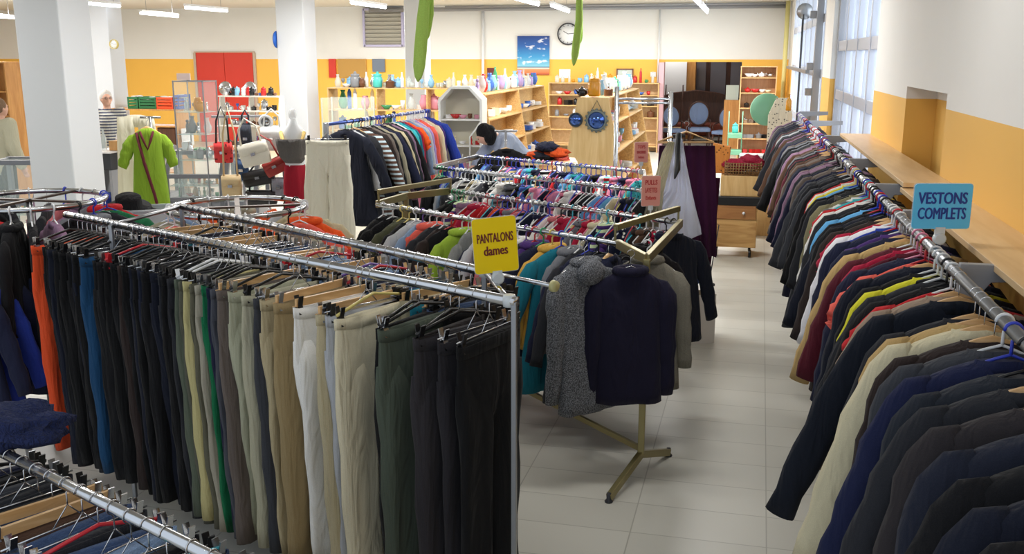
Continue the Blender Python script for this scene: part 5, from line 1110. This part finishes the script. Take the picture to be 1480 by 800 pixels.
# purple cloths and lace on the black-topped stand
q = atD(981, 196, 7.7); t_stand(q, q.z, 'stand with a black post holding the white lace cloth and plum cloths', .05, YAW, plain('black_post', (36, 38, 42), .4)); 
hw = .235
def drape(p, pts, y, mat, name, lab, cat, fold=.012, k=55, th=.01, yaw=YAW):
    """cloth sheet hanging in a vertical plane: pts = list of (z, x_left, x_right)"""
    m = MB(); n = 40; vs = []; fs = []
    for sgn in (0, 1):
        for (z, a, b2) in pts:
            for i in range(n+1):
                t = i/n; x = a+(b2-a)*t
                amp = fold*(.3+.7*min(1, -z*1.5)); vs.append((x, y+amp*math.sin(k*t*1.0+z*1.2)+.5*amp*math.sin(k*.37*t+2)+sgn*th, z+ (.015*math.sin(t*9) if z == pts[-1][0] else 0)))
    m_ = len(pts); S = m_*(n+1)
    for i in range(m_-1):
        for j in range(n):
            a_ = i*(n+1)+j; fs.append((a_, a_+1, a_+n+2, a_+n+1)); fs.append((S+a_, S+a_+n+1, S+a_+n+2, S+a_+1))
    for i in range(m_-1):
        for j in (0, n): a_ = i*(n+1)+j; fs.append((a_, a_+n+1, S+a_+n+1, S+a_))
    for j in range(n): a_ = (m_-1)*(n+1)+j; fs.append((a_, a_+1, S+a_+1, S+a_)); fs.append((j, j+1, S+j+1, S+j))
    m.add(vs, fs); o = m.build(name, mat, None, 0, p); o.rotation_euler = (0, 0, yaw); tag(o, lab, cat); return o
pz = atD(995, 207, 7.75)
drape(atD(994, 207, 7.8), [(-.02, -.22, .22), (-.3, -.23, .24), (-.6, -.18, .26), (-.93, -.10, .27)], .02, cloth((70, 26, 62)), 'plum_cloth', 'large plum purple cloth hanging behind the white lace', 'cloth', .02, 30)
drape(atD(1004, 240, 7.95), [(-.1, -.1, .22), (-.5, -.1, .2), (-.95, -.02, .16)], .05, cloth((84, 30, 60)), 'plum_cloth', 'second plum cloth showing at the lower right of the lace', 'cloth', .02, 24)
drape(atD(1010, 372, 7.9), [(0, -.10, .06), (-.1, -.09, .06), (-.22, -.05, .05)], .03, cloth((52, 74, 130), 'denim'), 'blue_cloth', 'blue denim end hanging below the plum cloth', 'cloth', .01, 12)
drape(atD(978, 200, 7.55), [(0, -.03, .04), (-.2, -.07, .08), (-.4, -.13, .13), (-.55, -.34, .17), (-.68, -.56, .21), (-.74, -.50, .22), (-.79, -.06, .12)], -.03, cloth((238, 240, 250), 'sheer'), 'lace_cloth', 'white lace tablecloth draped from the black post', 'tablecloth', .022, 46)
drape(atD(960, 200, 7.5), [(-.02, .02, .07), (-.1, -.02, .06), (-.4, -.10, .0), (-.68, -.22, -.02)], -.07, cloth((220, 216, 196), 'sheer'), 'lace_cloth', 'creamier narrow lace cloth at the left of the white one', 'tablecloth', .02, 26)
h = empty('clothes_hanger', atD(992, 190, 7.7), YAW); tag(h, 'pale wooden trouser hanger carrying the plum cloth', 'hanger'); hm = MB(); hm.tube([(-.22, 0, -.08), (0, 0, 0), (.22, 0, -.08), (-.22, 0, -.085)], .009, 6); hm.build('hanger_frame', HWOOD, h); inst('hook', hookm(.002, -.05), CHROME, h, (0, 0, .06))
MB().beam(atD(981, 190, 7.45)-h.location, atD(975, 255, 7.40)-h.location, .03, .03).build('post', BLACKP, h) if False else None
o = MB().tube([atD(981, 192, 7.4), atD(979, 245, 7.35), atD(975, 258, 7.3)], [.022, .022, .006], 8).build('umbrella', plain('black_post', (36, 38, 42), .4)); tag(o, 'closed black umbrella hanging in front of the lace cloth', 'umbrella')

# paper bag and wire stand on the floor
q = at(1006, 492, 0); KR = plain('kraft', (176, 158, 132), .8, bump=.2)
o = empty('paper_bag', (q.x, q.y, 0), R_(24)); tag(o, 'open white and brown paper bag standing on the floor in the aisle', 'bag')
m = MB(); w, d, h = .24, .16, .40
m.box((0, -d/2, h/2), (w, .004, h)); m.build('front_panel', plain('bag_white', (214, 208, 200), .7), o)
m = MB(); m.box((-w/2, 0, h/2), (.004, d, h)); m.box((0, d/2, h/2), (w, .004, h)); m.box((w/2, 0, h/2), (.004, d, h)); m.box((0, 0, .003), (w, d, .004)); m.build('bag_side', KR, o)
q = at(1012, 425, 0)+Vector((0, .5, 0)); o = empty('wire_stand', (q.x, q.y, 0)); tag(o, 'small bent wire stand behind the paper bag', 'stand')
m = MB(); m.tube([(-.12, 0, 0), (-.12, 0, .5), (.1, 0, .62), (.14, 0, .6), (.08, -.1, .1), (.1, -.1, 0)], .006, 6); m.build('wire', DARKP, o); MB().lathe([(.03, 0), (.03, .02), (.01, .03)], 10, (.1, -.1, 0)).build('foot', DARKP, o)
# drawer trolley with crate and basket
a, b = at(1027, 372, 0), at(1090, 372, 0); w = (b-a).length; o = empty('drawer_trolley', ((a.x+b.x)/2, (a.y+b.y)/2+.25, 0), 0); tag(o, 'pine drawer trolley on castors at the end of the aisle', 'trolley')
PN2 = wood('golden_pine', (206, 164, 104), (180, 134, 76), 2, axis='X')
MB().box((0, 0, .36), (w, .5, .48)).build('body', PN2, o, .006); MB().box((0, -.255, .52), (w-.03, .02, .15)).build('drawer_front', wood('dark_pine', (170, 120, 70), (150, 100, 56), 2, axis='X'), o, .004)
MB().lathe([(.006, 0), (.012, .02), (.018, .03), (.005, .04)], 12, (w*.2, -.265, .52), Matrix.Rotation(PI/2, 3, 'X')).build('knob', WHITEP, o)
for x in (-w/2+.06, w/2-.06):
    for y in (-.2, .2): MB().lathe([(.01, -.015), (.045, -.015), (.045, .015), (.01, .015)], 14, (x, y, .047), Matrix.Rotation(PI/2, 3, 'Y')).build('castor', BLACKP, o)
X0, Y0 = o.location.x, o.location.y
tag(box_obj('black_tray', X0-w/2-.0, X0+w/2+.05, Y0-.26, Y0+.26, .601, .70, BLACKP, None, .01), 'black tray stacked on the drawer trolley', 'tray')
tag(box_obj('pine_crate', X0-w/2+.08, X0+w/2+.06, Y0-.22, Y0+.24, .701, .93, PINE, None, .004), 'pale pine crate under the wicker basket on the trolley', 'crate')
m = MB(); bw, bd_ = w-.1, .40
for z in (.0, .03, .06, .09, .12): m.tube([(-bw/2, -bd_/2, z), (bw/2, -bd_/2, z), (bw/2, bd_/2, z), (-bw/2, bd_/2, z)], .012, 6, closed=True)
for i in range(14):
    x = -bw/2+bw*i/13; m.cyl((x, -bd_/2, -.01), (x, -bd_/2, .13), .006, 5); m.cyl((x, bd_/2, -.01), (x, bd_/2, .13), .006, 5)
m.box((0, 0, -.005), (bw, bd_, .01))
tag(m.build('wicker_basket', wood('wicker', (150, 110, 66), (110, 76, 44), 6), None, 0, (X0+.07, Y0+.0, .945)), 'long wicker basket of clothes on top of the pine crate', 'basket')
heap((X0+.07, Y0, .95), .2, .12, 9, ['red', 'crimson', 'white', 'cream', 'black', 'beige'], 'in the wicker basket', 'clothes in the wicker basket', .12, .08)
# white box and clothes behind
q = atD(1092, 230, 12.4); tag(box_obj('storage_box', q.x-.2, q.x+.22, q.y, q.y+.35, .8, 1.02, WHITEP, None, .02), 'white lidded storage box beyond the wicker basket', 'box')
tag(box_obj('side_table', q.x-.22, q.x+.26, q.y, q.y+.4, 0, .799, PINE, None, .005), 'pale cupboard under the white storage box', 'cupboard')
# toys and trays leaning at the far end of the wall rail
q = atD(1108, 158, 12.9); o = MB().lathe([(.001, -.01), (.2, -.01), (.21, .0), (.2, .02), (.001, .012)], 28, (0, 0, 0), Matrix.Rotation(R_(80), 3, 'X')).build('round_tray', plain('sage', (120, 176, 142), .5), None, 0, q); tag(o, 'round sage green tray at the far end of the wall rail', 'tray')
o = empty('ironing_board', (q.x+.16, q.y-.1, 0)); tag(o, 'white and cream patterned ironing board standing on end beyond the rail', 'ironing board')
m = MB(); m.prism([(-.13, 0, .35), (.13, 0, .35), (.16, 0, 1.5), (.10, 0, 1.72), (-.05, 0, 1.72), (-.14, 0, 1.5)], (0, .03, 0)); m.build('padded_board', cloth((222, 214, 190), 'print'), o, .01)
for s in (-1, 1): MB().beam((s*.1, .05, 0), (-s*.08, .08, 1.2), .02, .02).build('leg', STEEL, o)
q2 = atD(1140, 150, 12.3); tag(MB().lathe([(.03, 0), (.034, .01), (.034, .12), (.015, .15), (.012, .19), (.02, .2)], 12).build('spray_bottle', cer('amber'), None, 0, (q2.x, q2.y, 1.585)), 'yellow bottle hanging at the far end of the wall rail', 'bottle')
# bookcase by the right corner
a, b = atY(1071, 97, 22.6), atY(1124, 97, 22.6)
o = shelves('bookcase', 'tall wooden bookcase between the doorway and the corner', a.x, b.x, 22.6, .32, [.12, .45, .78, 1.12, 1.45, 1.78, 2.02], wood('honey_pine', (222, 176, 122), (204, 154, 98), 2), back=wood('honey_back', (190, 146, 104), (176, 130, 88), 2))
for z, ks, cs in ((1.781, ['teapot', 'teapot', 'bowl'], ['white', 'silver']), (1.451, ['bowl', 'teapot'], ['red', 'white', 'cream']), (1.121, ['cup', 'pot'], ['silver', 'black']), (.781, ['pot', 'box'], ['black', 'silver']), (.451, ['box', 'pot'], ['black', 'grey']), (.121, ['box', 'box'], ['red', 'white'])):
    row((a.x+.08, 22.74, z), (b.x-.08, 22.74, z), 4, ks, cs, 'in the bookcase by the corner', 'kitchenware in the bookcase', (.9, 1.3), .02)
# green trolley at the doorway
q = atY(1062, 200, 21.5); o = empty('utility_cart', (q.x, q.y, 0)); tag(o, 'sage green utility cart beside the tall bookcase', 'cart')
for z in (.25, .6): MB().box((0, 0, z), (.3, .35, .1)).build('basket', plain('sage', (120, 176, 142), .5), o, .01)
for x in (-.14, .14): MB().cyl((x, 0, .05), (x, 0, 1.1), .012).build('post', plain('sage', (120, 176, 142), .5), o); MB().ball((x, 0, .04), .04).build('wheel', BLACKP, o)
good('jar', 'turquoise', (q.x, q.y, .652), 'on the sage green cart', None, 1.2)

# ------------------------------------------------------------------ toy table and nearby things
q = atD(985, 215, 10.2); ZT2 = .88
o = empty('folding_table', (q.x, q.y+.2, 0), YAW*.5); tag(o, 'white folding table of toys and linens before the doorway', 'table')
MB().box((0, 0, ZT2), (.66, .6, .035)).build('tabletop', WHITEP, o, .005)
for x in (-.29, .29):
    for y in (-.26, .26): MB().cyl((x, y, 0), (x, y, ZT2-.02), .015).build('leg', GREYP, o)
heap((q.x, q.y+.1, ZT2+.02), .30, .20, 30, ['red', 'blue', 'white', 'navy', 'green', 'crimson', 'white', 'brown', 'pink', 'turquoise'], 'on the white folding table', 'linens and toys on the folding table', .10, .16)
tag(MB().prism([(-.10, 0, 0), (.10, 0, 0), (.12, 0, .3), (-.08, 0, .34)], (0, .1, 0)).build('shoulder_bag', cloth((190, 120, 56), 'print'), None, .01, atD(1040, 235, 11.2)+Vector((0, 0, -.12))), 'ochre patterned bag hanging at the right of the folding table', 'bag')
# white bench with boxes
q = atD(915, 246, 8.7); zb = .85
o = empty('white_table', (q.x, q.y+.6, 0), YAW); tag(o, 'long white table behind the children\'s rails', 'table')
MB().box((0, 0, zb), (.95, .8, .03)).build('tabletop', WHITEP, o, .005)
for x in (-.42, .42):
    for y in (-.35, .35): MB().cyl((x, y, 0), (x, y, zb-.02), .016).build('leg', GREYP, o)
tag(box_obj('blue_box', q.x-.02, q.x+.13, q.y+.9, q.y+1.05, zb+.016, zb+.2, cer('sky blue'), None, .01), 'bright blue box on the long white table', 'box')
o = empty('toy_stool', (q.x-.14, q.y+.85, zb+.016)); tag(o, 'small yellow toy stool left of the bright blue box', 'stool')
MB().box((0, 0, .17), (.15, .12, .02)).build('seat', plain('pale_yellow', (226, 206, 110), .5), o, .008)
for s in (-1, 1): MB().box((s*.06, 0, .08), (.02, .1, .16)).build('leg', plain('pale_yellow', (226, 206, 110), .5), o)
o = empty('carton', (q.x+.02, q.y-.05, .78), YAW); tag(o, 'open pale cardboard carton behind the nearer pink card', 'box')
m = MB()
for s in (-1, 1): m.box((s*.13, 0, .08), (.006, .2, .16)); m.box((0, s*.10, .08), (.26, .006, .16))
m.box((0, 0, .003), (.26, .2, .005)); m.build('carton_wall', wood('cardboard', (214, 176, 124), (204, 164, 110), 2), o)
crumple((q.x+.02, q.y-.05, .84), .10, 'red', 'red garment in the pale cardboard carton', h=.5)
tag(box_obj('side_unit', q.x-.16, q.x+.20, q.y-.17, q.y+.07, 0, .779, GREYP, None, .005), 'grey stand beneath the pale cardboard carton', 'stand')
# tall chrome frame in front of the gondola
a, b = atD(892, 120, 9.9), atD(970, 130, 9.9)
o = empty('chrome_frame', (a.x, a.y, 0)); tag(o, 'tall empty chrome garment frame before the plywood gondola', 'clothes rack'); B_ = b-a; B_.z = 0
MB().cyl((0, 0, .05), (0, 0, 1.95), .022).build('post', CHROME, o); MB().cyl((B_.x, B_.y, .05), (B_.x, B_.y, 1.90), .022).build('post', CHROME, o)
for z in (1.79, 1.83): MB().cyl((0, 0, z), (B_.x, B_.y, z), .012).build('bar', CHROME, o)
for q_ in (Vector((0, 0, 0)), B_): MB().box((q_.x, q_.y, .03), (.05, .5, .04)).build('foot', STEEL, o)
# black coat on its own stand and the heap beside it
q = atD(731, 200, 10.6); t_stand(q, 1.46, 'steel stand with the big black coat left of the orange and navy heap', .12, YAW)
facing(atD(731, 204, 10.4), 'coat', 'jet', 'o', 8, 'big black coat on its own stand behind the children\'s rails')
for (u, v, c_, lab, s_) in ((775, 222, 'orange', 'orange garment at the left of the heap', .13), (790, 210, 'navy', 'navy garment topping the heap', .15), (782, 224, 'midnight blue', 'dark blue garment at the front of the heap', .15), (805, 218, 'orange', 'orange garment right of the navy one', .14), (812, 226, 'coral', 'coral orange garment at the right end of the heap', .11)):
    crumple(atD(u, v, 10.5)-Vector((0, 0, .06)), s_, c_, lab, h=.5)
q = atD(792, 233, 10.5); o = empty('clothes_table', (q.x, q.y, 0), YAW); tag(o, 'table beneath the orange and navy heap', 'table')
MB().box((0, 0, q.z-.0), (.6, .5, .03)).build('tabletop', BEECH, o)
for x in (-.27, .27):
    for y in (-.22, .22): MB().box((x, y, q.z/2), (.03, .03, q.z-.03)).build('leg', GREYP, o)

# ------------------------------------------------------------------ furniture in the room beyond the doorway
DKW = wood('walnut', (84, 50, 36), (60, 34, 26), 3)
SKY = cloth((128, 150, 190))
def arm_chair(u, v, Y, yaw, lab, sc=1):
    p = atY(u, v, Y); o = empty('upholstered_chair', (p.x, Y, 0), yaw); tag(o, lab, 'chair', None); o.scale = (sc, sc, sc)
    MB().lathe([(.001, -.03), (.22, -.03), (.25, 0), (.22, .03), (.001, .04)], 24, (0, .22, .82), Matrix.Rotation(R_(82), 3, 'X') @ Matrix.Diagonal(Vector((1, 1.15, 1)))).build('backrest', SKY, o)
    MB().tube([(.25*math.cos(2*PI*i/28), .22+.04*math.sin(2*PI*i/28), .82+.29*math.sin(2*PI*i/28)) for i in range(28)], .022, 8, closed=True).build('back_frame', DKW, o)
    MB().box((0, 0, .44), (.52, .5, .10)).build('seat', SKY, o, .03)
    for x in (-.22, .22):
        for y in (-.2, .2): MB().tube([(x, y, .4), (x*1.1, y*1.1, .2), (x*1.05, y*1.05, 0)], [.03, .02, .015], 8).build('leg', DKW, o)
        MB().tube([(x*1.1, .2, .7), (x*1.25, 0, .66), (x*1.15, -.18, .6), (x*1.1, -.15, .42)], .018, 8).build('armrest', DKW, o)
    return o
arm_chair(1012, 150, 25.3, .15, 'blue oval-backed armchair in the middle of the doorway'); arm_chair(1048, 150, 25.0, -.4, 'pale blue armchair at the right of the doorway', .9); arm_chair(975, 160, 25.4, .5, 'blue armchair at the left of the doorway', .9)
p = atY(1005, 130, 26.8); o = empty('sofa', (p.x, p.y, 0)); tag(o, 'carved dark wood sofa behind the blue chairs', 'sofa')
MB().box((0, 0, .35), (2.0, .8, .3)).build('seat', cloth((110, 56, 44)), o, .05); MB().prism([(-1, .35, .3), (1, .35, .3), (1, .35, 1.15), (.6, .35, 1.28), (0, .35, 1.35), (-.6, .35, 1.28), (-1, .35, 1.15)], (0, .1, 0)).build('backrest', DKW, o, .02)
for s in (-1, 1): MB().box((s*1.0, 0, .4), (.12, .8, .75)).build('armrest', DKW, o, .04)
p = atY(1022, 110, 28.6); o = empty('wall_cupboard', (p.x+.3, 28.9, 0)); tag(o, 'tall dark dresser with glass doors at the far right of the next room', 'cupboard')
MB().box((0, 0, 1.15), (1.7, .5, 2.3)).build('carcass', DKW, o, .01)
for k in range(3): MB().box((-.55+.55*k, -.26, 1.6), (.42, .02, 1.0)).build('door', plain('dresser_glass', (120, 116, 124), .15), o)
p = atY(990, 110, 28.0); o = empty('wardrobe', (p.x-.1, 27.9, 0)); tag(o, 'honey-coloured wardrobe in the middle of the next room', 'wardrobe')
MB().box((0, 0, 1.1), (.8, .5, 2.2)).build('carcass', wood('honey_wood', (206, 150, 84), (186, 128, 66), 2), o, .01); MB().box((.0, -.26, 1.1), (.02, .02, 2.1)).build('door_seam', DKW, o)
p = atY(973, 120, 27.5); o = empty('mirror_stand', (p.x, p.y, 0)); tag(o, 'pale screen board at the left of the doorway', 'board'); MB().box((0, 0, 1.5), (.7, .04, 1.5)).build('panel', WHITEP, o); MB().box((0, .03, .75), (.6, .03, 1.5)).build('frame', DKW, o)
o = empty('rocking_chair', (atY(980, 170, 24.9).x-.2, 25.9, 0)); tag(o, 'bentwood chair frame behind the left edge of the doorway', 'chair')
for s in (-1, 1): MB().tube([(s*.22, -.3, .03), (s*.22, 0, 0), (s*.22, .35, .1), (s*.22, .3, .9), (s*.22, .45, 1.5)], .02, 8).build('side_frame', DKW, o)
MB().box((0, 0, .42), (.44, .42, .03)).build('seat', plain('cane', (206, 176, 130), .7), o)
p = atY(1056, 180, 24.5); tag(box_obj('wooden_cabinet', p.x-.18, p.x+.25, 24.6, 25.0, 0, 1.2, wood('honey_wood', (206, 150, 84), (186, 128, 66), 2), None, .01), 'upright honey-coloured cabinet at the right of the doorway', 'cabinet')
tag(box_obj('picture_stack', p.x-.15, p.x+.15, 24.7, 24.75, 1.201, 1.55, plain('pale_print', (196, 210, 204), .6), None, .004), 'pale framed board standing on the honey-coloured cabinet', 'picture')
# ------------------------------------------------------------------ people
def capsules(bones, extra=None, voxel=.012, smooth=4):
    m = MB()
    for a, b, ra, rb in bones:
        a, b = Vector(a), Vector(b); d = (b-a).normalized()
        pts = [a-d*ra*.95, a-d*ra*.7, a]; rs = [ra*.25, ra*.72, ra]
        for t in (.25, .5, .75): pts.append(a.lerp(b, t)); rs.append(ra+(rb-ra)*t)
        pts += [b, b+d*rb*.7, b+d*rb*.95]; rs += [rb, rb*.72, rb*.25]
        m.tube(pts, rs, 14)
    for c, r, sc in (extra or []): m.ball(c, r, 12, sc)
    me = m.mesh('raw'); o = bpy.data.objects.new('raw', me); COL.objects.link(o)
    r = o.modifiers.new('r', 'REMESH'); r.mode = 'VOXEL'; r.voxel_size = voxel; r.use_smooth_shade = True
    s = o.modifiers.new('s', 'SMOOTH'); s.iterations = smooth; s.factor = .5
    out = bpy.data.meshes.new_from_object(o.evaluated_get(bpy.context.evaluated_depsgraph_get())); bpy.data.objects.remove(o); return out
SKIN = plain('skin', (206, 160, 138), .55)
def person(name_lab, loc, yaw, J, top_col, top_style, leg_col, hair_col, hair='short', h=1.72, glasses=False, top_infl=.018):
    """J: joints in metres; person faces -y"""
    root = empty('person', loc, yaw); tag(root, name_lab, 'person')
    P = {k: Vector(v) for k, v in J.items()}
    hd, nk, ch, pv = P['head'], P['neck'], P['chest'], P['pelvis']
    F_ = P.get('face', Vector((0, -1, 0))).normalized(); S_ = F_.cross(Vector((0, 0, 1))).normalized(); U_ = S_.cross(F_)
    bones = [(nk-Vector((0, 0, .02)), hd-U_*.06, .055, .052), (ch, nk, .10, .06), (pv, ch, .125, .13)]
    ex = [(hd, .095, (.86, 1.0, 1.2)), (hd-U_*.055+F_*.025, .065, (.9, 1, 1)), (hd+F_*.098-U_*.012, .018, (.8, 1, 1.6)), (hd+F_*.088-U_*.052, .018, (1.4, .6, .5)), (hd+S_*.083-U_*.01, .022, (.45, .8, 1.3)), (hd-S_*.083-U_*.01, .022, (.45, .8, 1.3)),
          (hd+F_*.085+U_*.025, .03, (1.6, .4, .4))]
    for s in ('l', 'r'):
        sh, el, wr, hp, kn, an = (P[s+k] for k in ('sh', 'el', 'wr', 'hip', 'kn', 'an'))
        bones += [(sh, el, .052, .042), (el, wr, .042, .028), (ch, sh, .09, .055), (pv, hp, .12, .09), (hp, kn, .085, .055), (kn, an, .055, .038)]
        hd_ = (wr-el).normalized(); side = hd_.cross(Vector((0, 1, 0))).normalized(); fw = side.cross(hd_)
        bones.append((wr, wr+hd_*.07, .026, .034))
        for k_ in range(4):
            b0 = wr+hd_*.09+fw*(-.027+.018*k_); L_ = (.058, .07, .066, .05)[k_]; mdp = b0+hd_*L_*.55; tip = mdp+(hd_*.8+side*(.5 if s == 'l' else -.5)).normalized()*L_*.5
            bones += [(b0, mdp, .0095, .009), (mdp, tip, .009, .008)]
        bones.append((wr+hd_*.03-fw*.03, wr+hd_*.075-fw*.055, .012, .010))
        bones.append((an, an+Vector((0, -.14, -.05)), .038, .035))
    body = inst('body', capsules(bones, ex, .009, 3), SKIN, root)
    k = top_infl
    tb = [(pv-Vector((0, 0, .02)), ch, .15+k, .155+k), (ch, nk-Vector((0, 0, .03)), .13+k, .072)]
    for s in ('l', 'r'):
        sh, el, wr = P[s+'sh'], P[s+'el'], P[s+'wr']
        tb += [(ch+Vector((0, 0, .03)), sh, .10+k, .062+k), (sh, el, .060+k, .050+k), (el, el.lerp(wr, .92), .050+k, .036+k)]
    inst('upper_clothing', capsules(tb, None, .014, 5), cloth(top_col, top_style), root)
    lb = []
    for s in ('l', 'r'):
        hp, kn, an = P[s+'hip'], P[s+'kn'], P[s+'an']; lb += [(pv, hp, .145, .105), (hp, kn, .102, .075), (kn, an+Vector((0, 0, .02)), .072, .062)]
    inst('trousers', capsules(lb, None, .014, 4), cloth(leg_col), root)
    for s in ('l', 'r'):
        an = P[s+'an']; inst('shoe', capsules([(an-Vector((0, -.02, .04)), an+Vector((0, -.17, -.055)), .05, .042)], None, .012, 3), cloth((26, 24, 24)), root)
    hb = [((hd+U_*.025-F_*.022), .104, (.92, 1.0, 1.1))]
    if hair == 'long': hb += [(hd-F_*.05-U_*.05, .10, (1, .8, 1.3)), (hd-F_*.03+S_*.05-U_*.05, .07, (1, 1, 1.3)), (hd-F_*.03-S_*.05-U_*.05, .07, (1, 1, 1.3))]
    if hair: inst('hair', capsules([], hb, .012, 2), cloth(hair_col, 'fur'), root)
    if glasses:
        g_ = MB()
        for s in (-1, 1):
            c = hd+F_*.103+S_*s*.034+U_*.012; g_.tube([c+S_*.024*math.cos(2*PI*i/12)+U_*.018*math.sin(2*PI*i/12) for i in range(12)], .0025, 5, closed=True)
            g_.tube([c+S_*s*.024, hd+S_*s*.09-U_*.0], .002, 5)
        g_.build('glasses', DARKP, root)
    for s in (-1, 1): MB().ball(hd+F_*.088+S_*s*.034+U_*.012, .009, 8).build('eye', plain('eye_white', (60, 50, 46), .2), root)
    return root
STAND = dict(head=(0, -.01, 1.60), neck=(0, 0, 1.45), chest=(0, 0, 1.25), pelvis=(0, .02, .95), lsh=(.19, 0, 1.40), rsh=(-.19, 0, 1.40), lel=(.26, .02, 1.12), rel=(-.27, .02, 1.12), lwr=(.26, -.08, .88), rwr=(-.28, -.06, .88),
             lhip=(.09, .02, .88), rhip=(-.09, .02, .88), lkn=(.10, 0, .48), rkn=(-.10, 0, .48), lan=(.11, .02, .09), ran=(-.11, .02, .09))
q = atD(156, 170, 15.4)
person('grey-haired person in a striped sweater and glasses behind the cash desk', (q.x, q.y, 0), YAW+R_(15), dict(STAND, face=(.45, -1, 0)), (84, 88, 102), 'stripe', (50, 52, 62), (190, 186, 180), 'short', glasses=True)
q = atD(2, 190, 12.6)
person('person in a pale beige jacket cut by the left edge of the picture', (q.x, q.y, 0), R_(160), dict(STAND), (176, 172, 150), 'weave', (24, 22, 26), (120, 96, 76), 'short', top_infl=.035)
q = atD(747, 200, 12.3)
BEND = dict(head=(-.10, -.42, 1.30), neck=(-.06, -.30, 1.28), chest=(-.03, -.16, 1.18), pelvis=(.05, .08, .92), face=(-.4, -.8, -.75), lsh=(.14, -.22, 1.24), rsh=(-.20, -.18, 1.24), lel=(.20, -.36, 1.02), rel=(-.26, -.38, 1.02), lwr=(.08, -.50, .90), rwr=(-.16, -.52, .92),
            lhip=(.13, .08, .86), rhip=(-.05, .08, .86), lkn=(.14, -.05, .47), rkn=(-.06, -.02, .47), lan=(.14, .06, .09), ran=(-.06, .10, .09))
person('dark-haired person in a pale grey top bending over between the gondolas', (q.x, q.y, 0), YAW-R_(55), BEND, (150, 160, 180), 'weave', (40, 44, 60), (14, 13, 16), 'long')
finish_labels()
